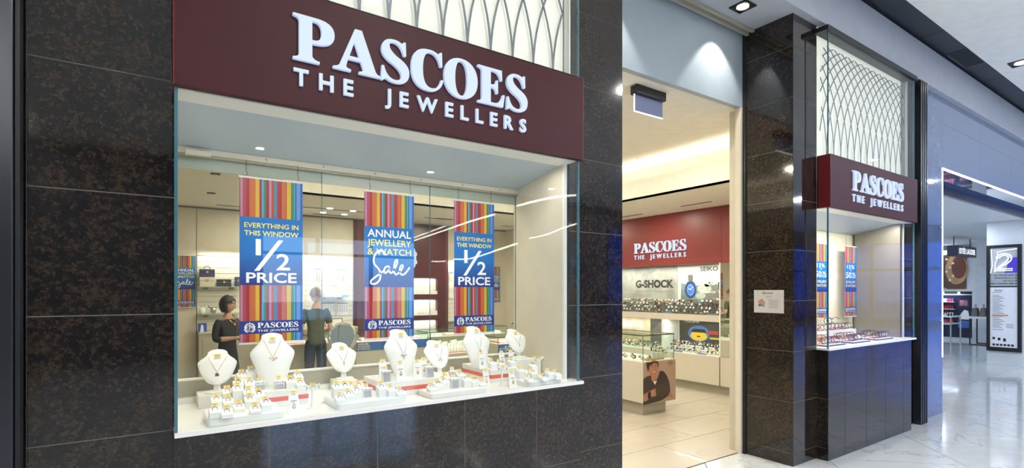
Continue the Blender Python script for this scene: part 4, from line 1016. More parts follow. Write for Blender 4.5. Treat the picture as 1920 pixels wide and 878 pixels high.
rows(zt3, [(813.4,736,5,'low ring block at the left end of the long tray','silver',1),(825.3,733.5,9,'ring block second from the left on the long tray','gold',2),(837,731,13,'ring block third from the left on the long tray','silver',1),
 (839,724,14,'ring block behind the third on the long tray','gold',1),(867.5,726,21,'tall ring block right of the middle on the long tray','silver',1),(878,727,13,'ring block third from the right on the long tray','gold',0),
 (892.8,726,9,'ring block with a dark ring, second from the right on the long tray','gold',2),(907.6,725.5,4,'lowest ring block at the right end of the long tray','gold',0)])
earring_block(onz(854.5,729,zt3), 17, 'grey fronted earring block in the middle of the long tray'); earring_block(onz(852.5,720,zt3), 22, 'white earring block standing behind, middle of the long tray')
pendant_card(onz(905.4,692,zr3), 29, 'pendant card in front of the tall bust with the cross', SILVER, .05); rows(zr3, [(927,691,8,'ring block on the right riser beside the cross bust','silver',1),(942,690.5,6,'low ring block in the middle of the right riser','silver',2),(963.5,688.5,8,'ring block at the right corner of the right riser','silver',0)])
pendant_card(onz(943.5,687,zr3), 25, 'pendant card at the back of the right riser', SILVER, .05); pendant_card(onz(961,685.5,zr3), 25, 'pendant card leaning at the right end of the right riser', SILVER, .05)
t_stand((1.805,.42,zb8), 28, 'white earring tree on the block behind the right riser')
pendant_card(onz(914,726,Z), 30, 'pendant card standing left of the front earring tree', GOLD, .05); t_stand(onz(941.3,724,Z), 36, 'white earring tree standing in front of the right riser'); pendant_card(onz(963.3,727.5,Z), 28, 'pendant card standing right of the front earring tree', GOLD, .058)
rows(zt4, [(980,711,14,'tall ring block at the left back of the rightmost tray','silver',1),(990,708,9,'half hidden ring block in the second row of the rightmost tray','silver',0),(1004,713.5,12,'ring block in the middle of the rightmost tray','gold',1),(997,718,4,'lowest ring block at the front of the rightmost tray','silver',1),
 (1024,715.5,4,'low ring block front centre of the rightmost tray','silver',2),(1034.5,712.5,11,'ring block right of centre on the rightmost tray','silver',1),(1048.5,712,8,'ring block at the right end of the rightmost tray','silver',2),
 (1003,704,16,'tall ring block behind the middle of the rightmost tray','silver',2)])
ring_block((2.125,.225,Z), 26, 'tallest ring block behind the rightmost tray', 'silver', 1)
t_stand((2.05,.12,Z+.0), 38, 'white earring tree beside the rightmost bust')

# round mirror on a stand behind the window
mc = thing('table_cabinet', 'low cabinet with a pale top standing behind the window glass', 'cabinet', (.95, .62, 0))
MB().box(-.55,.55,0,.30,0,1.02).build('cabinet_body', TAUPE, mc, bevel=.004); MB().box(-.56,.56,-.01,.31,1.021,1.04).build('cabinet_top', WHITE, mc)
pm = P(642, 630, y=.74)
rm = thing('vanity_mirror', 'round chrome vanity mirror standing behind the small bust', 'mirror', (pm.x, pm.y, 1.0405), rz=-.45)
zc = pm.z-1.0405
MB().lathe([(.06,0),(.06,.006),(.012,.014),(.008,.05)], 24).build('mirror_base', CHROME, rm, smooth=True)
MB().tube([(0,0,.04),(0,0,zc-.088)], .006, 8).build('mirror_stem', CHROME, rm, smooth=True)
MB().tube([(.090*math.cos(a), 0, zc+.090*math.sin(a)) for a in [-PI-.12+(PI+.24)*i/14 for i in range(15)]], .004, 6).build('yoke', CHROME, rm, smooth=True)
MB().tube([(.079*math.cos(2*PI*i/32), 0, zc+.079*math.sin(2*PI*i/32)) for i in range(32)], .0065, 8, closed=True).build('mirror_rim', CHROME, rm, smooth=True)
o = MB().tube([(0,-.003,0),(0,.003,0)], .075, 32).build('mirror_disc', MIRROR, rm, loc=(0,0,zc)); o.rotation_euler = (math.radians(-14),0,0)
for s in (-1,1): MB().ball((s*.092,0,zc), .007, 8).build('pivot_knob', CHROME, rm, smooth=True)

# ================================================================== FAR WINDOW: BANGLES
def ORD(k): return ('first','second','third','fourth','fifth','sixth','seventh','eighth','ninth','tenth','eleventh','twelfth','thirteenth','fourteenth','fifteenth','sixteenth','seventeenth','eighteenth','nineteenth','twentieth')[k] if k < 20 else 'twenty-'+ORD(k-20) if k < 30 else 'thirtieth' if k == 29 else 'thirty-'+ORD(k-30)
def rise2(x, y, z, w, d, h, lab):
    t = thing('display_step', lab, 'display riser', (x,y,z)); MB().box(0,w,0,d,0,h).build('step_body', WHITE, t, bevel=.002)
    MB().box(-.001,w+.001,-.0012,0,h*.2,h*.5).build('coral_ribbon', CORAL, t); return z+h
rise2(5.62, .26, 1.087, 1.25, .20, .11, 'long white step with coral ribbon behind the bangles in the far window')
rise2(5.72, .34, 1.1971, .42, .12, .075, 'upper white block at the left carrying bangles in the far window')
rise2(6.35, .34, 1.1971, .40, .12, .06, 'upper white block at the right carrying bangles in the far window')
for i, (x, w) in enumerate(((5.55,.40),(6.12,.42),(6.72,.42))):
    t = thing('bangle_pad', ('dark edged white pad at the left of the far window','dark edged white pad in the middle of the far window','dark edged white pad at the right of the far window')[i], 'display tray', (x, -.02, 1.087))
    MB().box(0,w,0,.22,0,.012).build('pad_base', NAVY, t); MB().box(.004,w-.004,.004,.216,.012,.016).build('pad_top', WHITEM, t); MB().box(.0,w,.10,.115,.016,.022).build('coral_ribbon', CORAL, t)
def bangle_mesh(mt, r, wd, dia):
    mb = MB(); n = 22
    pr = [(-wd/2,-.003),(wd/2,-.003),(wd/2,.003),(-wd/2,.003)]
    vs = []
    for i in range(n):
        a = 2*PI*i/n
        for (x, q) in pr: vs.append((x, (r+q)*math.cos(a), r+(r*.86+q)*math.sin(a)))
    fs = [(i*4+k, i*4+(k+1)%4, ((i+1)%n)*4+(k+1)%4, ((i+1)%n)*4+k) for i in range(n) for k in range(4)]
    mb.add(vs, fs)
    if dia: mb.tube([(0,-r-.003,r),(0,-r+.002,r)], dia, 12, 1)
    return mb.mesh('bracelet', [mt, pbr('watch_dial', (.75,.75,.72), .2, var=0)])
BM = [bangle_mesh(m, r*1.35, w*1.3, d*1.2) for m, r, w, d in ((GOLD,.030,.006,0),(SILVER,.031,.008,0),(INKB,.030,.014,.014),(pbr('rose_gold',(.70,.32,.22),.25,1,var=0),.030,.007,.012),(SILVER,.029,.012,.014),(NAVY,.030,.013,.013))]
names = {0:'thin gold bangle',1:'plain silver bangle',2:'black strap watch',3:'rose gold watch',4:'steel bracelet watch',5:'dark blue strap watch'}
rowsd = {0:'in the far window front row',1:'in the far window second row',2:'on the far window ribboned step',3:'on the far window upper block'}
for row, (y, z, xs) in enumerate(((.03, 1.1035, [5.57+.062*k for k in range(6)]+[6.14+.06*k for k in range(6)]+[6.74+.06*k for k in range(6)]),
                                  (.15, 1.1095, [5.60+.07*k for k in range(5)]+[6.17+.07*k for k in range(5)]+[6.77+.07*k for k in range(5)]),
                                  (.30, 1.1975, [5.66+.085*k for k in range(14)]), (.40, 1.258, [6.40,6.48,6.56,6.66])) ):
    for k, x in enumerate(xs):
        ki = (k*5+row*2) % 6
        if row == 3: z = 1.2575
        o = link('bracelet_watch' if ki in (2,3,4,5) else 'bangle', BM[ki], None, loc=(x, y+random.uniform(-.01,.01), z)); o.rotation_euler = (0, 0, .35+random.uniform(-.3,.3))
        tag(o, names[ki]+', '+ORD(k)+' from the left '+rowsd[row], 'watch' if ki in (2,3,4,5) else 'bangle', names[ki]+'s '+rowsd[row])

# ================================================================== NOTICE ON THE ENTRANCE PIER
nt_ = thing('paper_notice', 'white paper notice taped to the granite inside the entrance', 'poster', (4.9415, .385, 1.432))
frn = SIDE(-.001, 0, 0); wn, hn = .300, .222
MB().box(-.0012, 0, -wn, 0, 0, hn).build('paper_sheet', pbr('paper', (.50,.50,.485), .5, var=.03), nt_)
mb = MB(); serif(frn, 'PASCOES', wn*.37, hn*.83, hn*.07, wn*.28, .0006, lambda m, c: mb.add(m.v, m.f)); crest(mb, frn, wn*.33, hn*.87, hn*.05); mb.build('red_heading', REDWALL, nt_)
mb = MB()
for k, (y, w) in enumerate(((.71,.17),)): rect(mb, frn, wn*(.5-w/2), wn*(.5+w/2), hn*y, hn*(y+.02), .0006)
for k in range(8): rect(mb, frn, wn*(.48+.03*(k%3)), wn*(.84-.04*(k%2)), hn*(.55-.048*k), hn*(.562-.048*k), .0006)
mb.build('small_print', INKG, nt_)
mb = MB()
for a, b, r_ in ((.20,.48,.055),(.27,.55,.05),(.33,.44,.06),(.24,.36,.06),(.18,.33,.045),(.32,.32,.05)): ell(mb, frn, wn*a, hn*b, wn*r_, wn*r_, .0006)
mb.build('grey_blue_picture', pbr('notice_blue', (.22,.24,.33), .5), nt_)
mb = MB()
for a, b, r_ in ((.26,.47,.035),(.20,.40,.025),(.31,.40,.03),(.28,.58,.022)): ell(mb, frn, wn*a, hn*b, wn*r_*1.3, wn*r_, .0009)
mb.build('orange_picture', ORNG, nt_)

# ================================================================== EXIT SIGN
ex = thing('exit_sign', 'black hanging exit light with clear edge-lit panel inside the entrance', 'sign', (3.58, .71, 3.27))
MB().box(-.01,.385,-.04,.04,.15,.229).build('lamp_housing', BLACK, ex, bevel=.003)
MB().box(.0,.375,-.004,.004,0,.15).build('clear_panel', pbr('frosted_blue_panel', (.20,.23,.36), .25, var=.01), ex)
MB().box(-.004,.0,-.005,.005,0,.15).build('lit_edge', LED, ex); MB().box(-.004,.379,-.005,.005,-.006,0).build('lit_edge', LED, ex)
for i in range(2): MB().box(-.012,-.010,-.02,.02,.165+.028*i,.18+.028*i).build('side_vent', STEEL, ex)

# ================================================================== ISLAND SHOWCASE WITH POSTER
isl = thing('island_showcase', 'white island showcase with a glass top and a portrait poster on its end', 'showcase', (5.29, 2.13, 0))
L, Wd = 1.9, .62
MB().box(0,Wd,0,L,.17,.705).build('showcase_body', BEIGE, isl, bevel=.002)
MB().box(.06,Wd-.10,.06,L-.05,0,.17).build('plinth', TAUPE, isl)
MB().box(.005,Wd-.005,.005,L-.005,.706,.716).build('display_deck', WHITE, isl)
for b in ((0,.006,0,L),(Wd-.006,Wd,0,L),(.006,Wd-.006,0,.006),(.006,Wd-.006,L-.006,L)): MB().box(*b,.716,1.055).build('glass_side', CASEGLASS, isl)
MB().box(0,Wd,0,L,1.055,1.062).build('glass_top', CASEGLASS, isl)
for b in ((-.004,.0,0,L,1.05,1.062),(-.004,Wd+.004,-.004,0,1.05,1.062),(Wd,Wd+.004,0,L,1.05,1.062)): MB().box(*b).build('top_edge', BLACK, isl)
for x in (-.001, Wd-.005): MB().box(x,x+.006,-.0015,.004,.716,1.05).build('corner_seam', pbr('corner_green', (.03,.06,.05), .2), isl)
fp = FRONT(.0, -.001, .15); pw, ph = Wd+.03, .555
MB().box(.0, pw, -.0045, -.0005, .15, .15+ph).build('poster_board', pbr('poster_tan', (.42,.30,.23), .45, var=.05, scale=3), isl)
def pp(nm, mat, pts, l): 
    mb = MB(); poly(mb, fp, [(a*pw, b*ph) for a, b in pts], .004+l); mb.build(nm, mat, isl)
SW = pbr('print_brown', (.045,.032,.028), .5, var=.15, scale=10); PSK = pbr('print_skin', (.42,.20,.13), .5, var=.12, scale=14)
pp('print_sweater', SW, [(0,0),(0,.60),(.08,.66),(.20,.68),(.30,.62),(.44,.62),(.50,.76),(.62,.74),(.72,.62),(.80,.44),(.83,.26),(.80,.14),(.62,.06),(.50,.03)], .0004)
mb = MB(); ell(mb, fp, pw*.31, ph*.84, pw*.155, ph*.20, .0048, 0, 24); poly(mb, fp, [(pw*.24,ph*.70),(pw*.24,ph*.56),(pw*.34,ph*.50),(pw*.44,ph*.60),(pw*.42,ph*.74)], .0047); ell(mb, fp, pw*.135, ph*.80, pw*.025, ph*.05, .0047); mb.build('print_face', PSK, isl)
pp('print_hair', pbr('print_hair_dark', (.03,.018,.014), .5), [(.13,.80),(.09,.92),(.09,1.0),(.44,1.0),(.47,.92),(.45,.84),(.42,.95),(.34,.97),(.24,.93),(.18,.90),(.165,.80)], .0009)
pp('print_shirt', INKW, [(.29,.53),(.35,.44),(.41,.54),(.36,.52)], .0009)
pp('print_arm', PSK, [(0,.10),(0,.25),(.10,.28),(.36,.36),(.42,.28),(.38,.17),(.20,.16),(.08,.08)], .0009)
pp('print_sleeve', pbr('print_brown2', (.06,.043,.036), .5), [(.36,.37),(.50,.44),(.74,.50),(.82,.30),(.76,.14),(.56,.14),(.38,.16)], .0011)
pp('print_hand', PSK, [(.78,.18),(.84,.20),(.92,.10),(.90,.06),(.80,.08)], .0013)
pp('print_watch', INKB, [(.13,.15),(.13,.26),(.17,.30),(.22,.29),(.23,.17),(.18,.13)], .0013)
mb = MB(); 
for a, b, ra, rb in ((.26,.875,.024,.010),(.37,.885,.022,.010)): ell(mb, fp, pw*a, ph*b, pw*ra, ph*rb, .0056, 0, 10)
stroke(mb, fp, [(pw*.22,ph*.905),(pw*.26,ph*.915),(pw*.30,ph*.905)], .006, .0056); stroke(mb, fp, [(pw*.34,ph*.912),(pw*.38,ph*.922),(pw*.42,ph*.912)], .006, .0056)
stroke(mb, fp, [(pw*.33,ph*.87),(pw*.35,ph*.80),(pw*.32,ph*.79)], .004, .0056); mb.build('print_features', pbr('print_shadow', (.10,.045,.03), .5), isl)
mb = MB(); poly(mb, fp, [(pw*.27,ph*.755),(pw*.32,ph*.735),(pw*.39,ph*.77),(pw*.33,ph*.745+.004)], .0058); mb.build('print_smile', INKW, isl)
mb = MB(); stroke(mb, fp, [(pw*.73,ph*.92),(pw*.84,ph*.99),(pw*.95,ph*.92),(pw*.84,ph*.85)], .005, .0052, closed=True); flat_text(mb, 'FOSSIL', fp, pw*.84, ph*.908, w=pw*.12, h=ph*.026, bold=.02, align='c', lift=.0052); mb.build('poster_logo', INKB, isl)

def cuff_watch(strap, face, s=1.0):
    mb = MB(); n = 16; r = .028*s
    vs = []
    for i in range(n+1):
        a = math.radians(-60+300*i/n)
        for x in (-.009*s, .009*s):
            for q in (-.0015, .0015): vs.append((x, (r+q)*math.cos(a), r+(r*.8+q)*math.sin(a)))
    fs = []
    for i in range(n): a, b = i*4, i*4+4; fs += [(a,b,b+1,a+1),(a+2,a+3,b+3,b+2),(a,a+2,b+2,b),(a+1,b+1,b+3,a+3)]
    mb.add(vs, fs)
    md = MB(); md.tube([(0,-r-.006,r*1.15),(0,-r+.001,r*1.1)], .017*s, 14, 0); md.tube([(0,-r-.0068,r*1.15),(0,-r-.006,r*1.15)], .0135*s, 14, 1)
    return mb, md
STR = {'black':(INKB,SILVER,TAGW),'steel':(SILVER,SILVER,INKB),'gold':(GOLD,GOLD,TAGW),'white':(WHITEM,SILVER,TAGW),'red':(pbr('red_strap',(.45,.02,.02),.4),INKB,INKB),'brown':(pbr('brown_strap',(.16,.07,.03),.5),GOLD,TAGW)}
WM = {}
for k, (a, b, c) in STR.items():
    m1, m2 = cuff_watch(a, b); one = MB(); one.add(m1.v, m1.f, 0); one.add(m2.v, [m2.f[i] for i in range(len(m2.f))]); one.m = [0]*len(m1.f)+[1+q for q in m2.m]
    WM[k] = (m1.mesh('strap', a), m2.mesh('dial', [b, c]), one.mesh('wristwatch', [a, b, c]))
def watch(pos, kind, rz, label, group, parts=False, s=1, cat='watch'):
    if parts:
        t = thing('wristwatch', label, cat, pos, rz, group); t.scale = (s,s,s); link('strap', WM[kind][0], t); link('dial', WM[kind][1], t)
    else:
        t = link('wristwatch', WM[kind][2], None, loc=pos); t.rotation_euler = (-.25,0,rz); t.scale = (s,s,s); tag(t, label, cat, group)
# watches in the island showcase
for r_, (x, kinds) in enumerate(((.10, ['white','black','white','black','white','white','brown','white','black','white']), (.22, ['black','white','brown','white','black','white','black','brown','white','black']))):
    for k, kd in enumerate(kinds):
        watch((5.29+x, 2.22+.15*k, .7165+.0*r_), kd, -1.2, '%s strap watch, %s from the end, %s row of the island showcase' % (kd, ORD(k), ('near','rear')[r_]), '%s watches, %s row of the island showcase' % (kd, ('near','rear')[r_]), True, 1.15)
for k, (x, kd) in enumerate(((.33,'black'),(.42,'brown'),(.50,'black'),(.57,'black'))):
    st = thing('watch_stand', ('small clear stand first from the left, front of the island showcase','small clear stand second from the left, front of the island showcase','small clear stand third from the left, front of the island showcase','small clear stand at the right corner of the island showcase')[k], 'watch stand', (5.29+x, 2.25, .7165))
    hh = (.10,.08,.09,.05)[k]; MB().box(-.022,.022,-.022,.022,0,hh).build('stand_block', pbr('clear_acrylic', (.62,.66,.60), .15), st)
    watch((5.29+x, 2.25, .717+hh), kd, -.2, ('dark watch upright on the first stand','brown watch upright on the second stand','black watch upright on the third stand','black watch upright at the right corner')[k]+' of the island showcase', None, True, 1.2)
wb3 = thing('wooden_board', 'flat gold-brown wooden board at the front of the island showcase', 'display tray', (5.40, 2.16, .7165)); MB().prism([(0,0),(.34,0),(.42,.10),(.05,.12)], 0, .018).build('board', pbr('oak', (.42,.30,.13), .5, var=.2, scale=30), wb3)

# watches in the wall niches
kk = ['steel','black','steel','gold','red','black','white','steel','black','gold']
for lev, (z0, nrow, xa, dx, dz, ya, yb) in enumerate(((1.251,4,7.45,.055,.058,2.50,4.95),(.601,3,7.47,.085,.055,2.50,3.48),(.601,3,7.47,.085,.055,3.64,4.9))):
    for r_ in range(nrow):
        if r_:
            ST = struct('display_tier'); ST.location = (0,0,0); MB().box(xa+dx*r_-.022, xa+dx*r_+.028-.003, ya-.03, yb+.03, z0, z0+dz*r_-.002).build('tier_step', [INKG, WHITE, WHITE][lev], ST)
        n = int((yb-ya)/(.074 if lev == 0 else .08))
        for k in range(n):
            kd = random.choice(kk if lev == 0 else ['steel','gold','steel','white','black','steel'])
            if lev == 0 and 4.2 < ya+k*.074 and kd == 'gold': kd = 'red'
            y = yb-(yb-ya)*k/(n-1)
            where = ('upper wall showcase', 'lower right wall showcase', 'lower left wall showcase')[lev]
            watch((xa+dx*r_+.003, y+random.uniform(-.012,.012), z0+dz*r_), kd, -PI/2+random.uniform(-.35,.35), '%s watch, %s from the left on the %s tier of the %s' % (kd, ORD(k), ('front','second','third','top')[r_], where), '%s watches, %s tier of the %s' % (kd, ('front','second','third','top')[r_], where), False, 1.3)
# price strips in front of the watches
SB = pbr('print_sky', (.12,.34,.72), .4)
for u, v, z, lab in ((1190,583,1.251,'small blue and orange price strip under the watches, leftmost upper'),(1252,586.5,1.251,'small blue and orange price strip in the middle of the upper showcase'),(1335,592,1.251,'small blue and orange price strip at the right of the upper showcase'),
                     (1271,653,.601,'blue and orange price strip at the left of the lower showcase'),(1315,661,.601,'blue and orange price strip in the middle of the lower showcase')):
    q = P(u, x=7.405); t = thing('price_strip', lab, 'price sign', (7.413, q.y+.09, z)); L_ = .18
    MB().box(0,.004,-L_,0,0,.022).build('strip_card', SB, t); 
    for a in (0, L_-.03): MB().box(-.0008,0,-a-.03,-a,.002,.020).build('strip_end', ORNG, t)

# posters behind the watches
def poster(label, cat, x, y, z, w, h, mat):
    t = thing('poster', label, cat, (x, y, z)); MB().box(-.003, 0, -w, 0, 0, h).build('poster_board', mat, t); return t, SIDE(-.003, 0, 0)
cc = bpy.data.materials.new('concrete_print'); cc.use_nodes = True; n_ = cc.node_tree; bb = n_.nodes['Principled BSDF']; tx = n_.nodes.new('ShaderNodeTexCoord'); z1 = n_.nodes.new('ShaderNodeTexNoise'); z1.inputs['Scale'].default_value = 3; z1.inputs['Detail'].default_value = 8
r1 = n_.nodes.new('ShaderNodeValToRGB'); r1.color_ramp.elements[0].position = .3; r1.color_ramp.elements[0].color = (.22,.21,.19,1); r1.color_ramp.elements[1].position = .7; r1.color_ramp.elements[1].color = (.42,.41,.38,1)
n_.links.new(tx.outputs['Object'], z1.inputs['Vector']); n_.links.new(z1.outputs['Fac'], r1.inputs[0]); n_.links.new(r1.outputs[0], bb.inputs['Base Color'])
t, f = poster('cracked concrete poster with large dark block lettering in the upper showcase', 'poster', 7.655, 5.0, 1.30, 1.565, .78, cc)
y0 = 5.0-4.50
mb = MB(); y0 = .59; flat_text(mb, 'G-SHOCK', f, y0, .40, w=.89, h=.145, bold=.045, lift=.001); mb.build('poster_lettering', INKB, t)
mb = MB(); flat_text(mb, 'ABSOLUTE TOUGHNESS', f, y0, .315, w=.89, h=.035, lift=.001); mb.build('poster_tagline', INKG, t)
mb = MB(); stroke(mb, f, [(1.15,.775),(1.02,.70),(.90,.68),(.86,.58),(.80,.50),(.70,.42),(.60,.32),(.52,.20),(.50,.05)], .010, .0008); stroke(mb, f, [(.35,.775),(.50,.62),(.50,.50)], .007, .0008); mb.build('crack_print', INKG, t)
t, f = poster('pale watch poster with a blue diver watch and a diving turtle', 'poster', 7.655, 3.415, 1.26, .97, .82, pbr('poster_pale', (.62,.62,.58), .45))
mb = MB(); flat_text(mb, 'SEIKO', f, .445, .715, w=.34, h=.075, bold=.02, lift=.002); mb.build('poster_lettering', INKB, t)
mb = MB(); flat_text(mb, 'SINCE 1881', f, .53, .67, w=.17, h=.025, lift=.002); mb.build('poster_small_lettering', INKG, t)
mb = MB(); poly(mb, f, [(.05,.10),(.05,.52),(.30,.46),(.60,.52),(.80,.44),(.965,.46),(.965,.10)], .0006); mb.build('sea_print', pbr('print_sea', (.16,.24,.25), .4, var=.3, scale=5), t)
mb = MB(); poly(mb, f, [(.52,.0),(.50,.30),(.62,.44),(.75,.50),(.965,.40),(.965,0)], .0009); mb.build('dark_panel_print', INKG, t)
mb = MB(); ell(mb, f, .25, .40, .125, .165, .0012); mb.build('watch_bezel_print', SILVER, t)
mb = MB(); ell(mb, f, .25, .40, .108, .145, .0016); mb.build('watch_ring_print', NAVY, t)
mb = MB(); ell(mb, f, .25, .40, .080, .108, .0020); mb.build('watch_face_print', pbr('print_azure', (.03,.16,.62), .3), t)
mb = MB()
for k in range(12): ell(mb, f, .25+.062*math.cos(k*PI/6), .40+.085*math.sin(k*PI/6), .006, .008, .0024, 0, 8)
stroke(mb, f, [(.25,.40),(.29,.45)], .010, .0024); stroke(mb, f, [(.25,.40),(.20,.43)], .010, .0024); mb.build('watch_hands_print', INKW, t)
mb = MB(); rect(mb, f, .20, .30, .56, .66, .0011); rect(mb, f, .20, .30, .10, .24, .0011); mb.build('watch_strap_print', SILVER, t)
mb = MB(); ell(mb, f, .52, .42, .14, .08, .0012); ell(mb, f, .66, .53, .05, .04, .0012); ell(mb, f, .45, .30, .10, .05, .0012); ell(mb, f, .58, .50, .06, .05, .0012); mb.build('turtle_print', pbr('print_turtle', (.50,.50,.44), .5, var=.25, scale=30), t)
mb = MB(); poly(mb, f, [(.80,.38),(.78,.52),(.88,.56),(.965,.54),(.965,.30)], .0013); ell(mb, f, .89, .70, .065, .09, .0013); mb.build('diver_print', INKB, t)
mb = MB(); ell(mb, f, .89, .63, .05, .07, .0018); mb.build('diver_face_print', PSK, t)
mb = MB(); flat_text(mb, 'Discover Your', f, .45, .345, h=.055, w=.50, lift=.002); flat_text(mb, 'PROSPEX', f, .75, .225, h=.04, w=.20, bold=.03, lift=.002); mb.build('white_lettering', INKW, t)
mb = MB(); poly(mb, f, [(.68,.22),(.70,.22),(.74,.27),(.72,.27)], .002); poly(mb, f, [(.72,.22),(.74,.22),(.70,.27),(.68,.27)], .0022); mb.build('orange_mark', ORNG, t)
t, f = poster('beige wooden poster reading BABY-G in the lower showcase', 'poster', 7.60, 5.30, .62, 1.30, .52, pbr('print_plank', (.46,.38,.26), .5, var=.18, scale=6))
mb = MB(); flat_text(mb, 'BABY-G', f, .62, .32, w=.50, h=.13, bold=.02, lift=.001); mb.build('white_lettering', INKW, t)
mb = MB(); ell(mb, f, .40, .36, .03, .05, .001); poly(mb, f, [(.33,.05),(.36,.32),(.44,.32),(.47,.05)], .001); mb.build('girl_print', pbr('print_dress', (.35,.45,.40), .5), t)
mb = MB(); poly(mb, f, [(.44,.30),(.48,.28),(.52,.08),(.49,.08)], .0012); ell(mb, f, .18, .36, .03, .05, .001); poly(mb, f, [(.10,.05),(.13,.32),(.22,.32),(.25,.05)], .001); mb.build('skin_print', PSK, t)
t, f = poster('dark grey poster left of the white divider in the lower showcase', 'poster', 7.60, 3.98, .62, .36, .52, pbr('poster_dark', (.04,.04,.035), .4))
mb = MB(); poly(mb, f, [(.0,0),(0,.30),(.20,.44),(.35,.50),(.35,0)], .001); mb.build('grey_print', pbr('print_grey', (.10,.10,.09), .4), t)
t, f = poster('dark poster of a yellow and blue racing car in the lower showcase', 'poster', 7.79, 3.50, .605, 1.06, .53, MATS['poster_dark'])
YC = pbr('print_yellow', (.75,.50,.04), .4); 
mb = MB(); flat_text(mb, 'PULSAR', f, .12, .485, w=.30, h=.05, bold=.01, lift=.001); mb.build('white_lettering', INKW, t)
mb = MB(); ell(mb, f, .40, .30, .22, .14, .0008); mb.build('car_body_print', pbr('print_blue', (.06,.16,.45), .4), t)
mb = MB(); ell(mb, f, .40, .26, .17, .085, .0012); mb.build('car_hood_print', YC, t)
mb = MB(); poly(mb, f, [(.24,.32),(.29,.38),(.52,.38),(.56,.32)], .0016); ell(mb, f, .40,.25,.04,.012,.0016); mb.build('windscreen_print', INKB, t)
mb = MB(); rect(mb, f, .58, .78, .30, .36, .001); mb.build('red_car_print', pbr('print_red', (.45,.05,.04), .4), t)
mb = MB(); rect(mb, f, .62, .80, .22, .25, .0012); mb.build('yellow_stripe_print', YC, t)
mb = MB(); ell(mb, f, .98, .30, .16, .22, .0014); mb.build('wheel_print', INKB, t)
mb = MB()
for k in range(10): ell(mb, f, .98+.10*math.cos(k*PI/5), .30+.14*math.sin(k*PI/5), .014, .014, .0018, 0, 8)
mb.build('wheel_marks', INKW, t)

# ================================================================== PEOPLE
def skin_mesh(verts, edges, radii, sub=2):
    me = bpy.data.meshes.new('sk'); me.from_pydata(verts, edges, []); o = bpy.data.objects.new('sk', me); COL.objects.link(o)
    m = o.modifiers.new('skin', 'SKIN'); m.use_smooth_shade = True; m.branch_smoothing = .3
    for v, r in zip(me.skin_vertices[0].data, radii): v.radius = (r, r)
    me.skin_vertices[0].data[0].use_root = True
    s = o.modifiers.new('sub', 'SUBSURF'); s.levels = sub; s.render_levels = sub
    dg = bpy.context.evaluated_depsgraph_get(); dg.update()
    e = bpy.data.meshes.new_from_object(o.evaluated_get(dg))
    vs = [tuple(v.co) for v in e.vertices]; fs = [tuple(p.vertices) for p in e.polygons]
    bpy.data.objects.remove(o); bpy.data.meshes.remove(e); bpy.data.meshes.remove(me)
    return vs, fs
def flat_torso(vs, k=.70):
    out = []
    for x, y, z in vs:
        if abs(x) < .20 and .74 < z < 1.46:
            f = min(1, (z-.74)/.08, (1.46-z)/.06); kk = 1-(1-k)*f; y = y*kk
        out.append((x, y, z))
    return out
def head_verts(nod, turn):
    """head with brow, nose, mouth, chin; facing -y, centre at z=1.635"""
    n, m = 28, 20; vs = []
    for i in range(m+1):
        a = PI*i/m
        for q in range(n):
            b = 2*PI*q/n; x = math.sin(a)*math.cos(b); y = math.sin(a)*math.sin(b); z = -math.cos(a)
            X, Y, Zz = x*.074, y*.094, z*.112
            if z < 0: X *= 1-.30*(-z)**1.3; Y = Y*(1-.16*(-z)) - .012*(-z)
            if y < 0:
                fr = -y
                Y -= .020*math.exp(-((x*.074)/.011)**2)*math.exp(-((Zz+.012)/.020)**2)*fr      # nose
                Y -= .005*math.exp(-((Zz-.022)/.010)**2)*fr                                  # brow
                Y += .006*math.exp(-((abs(X)-.030)/.013)**2)*math.exp(-((Zz-.006)/.012)**2)*fr  # eye sockets
                Y -= .006*math.exp(-(X/.022)**2)*math.exp(-((Zz+.047)/.009)**2)*fr             # lips
                Y -= .006*math.exp(-(X/.022)**2)*math.exp(-((Zz+.085)/.016)**2)*fr             # chin
            vs.append((X, Y, Zz))
    fs = [(i*n+q, i*n+(q+1)%n, (i+1)*n+(q+1)%n, (i+1)*n+q) for i in range(m) for q in range(n)]
    return vs, fs
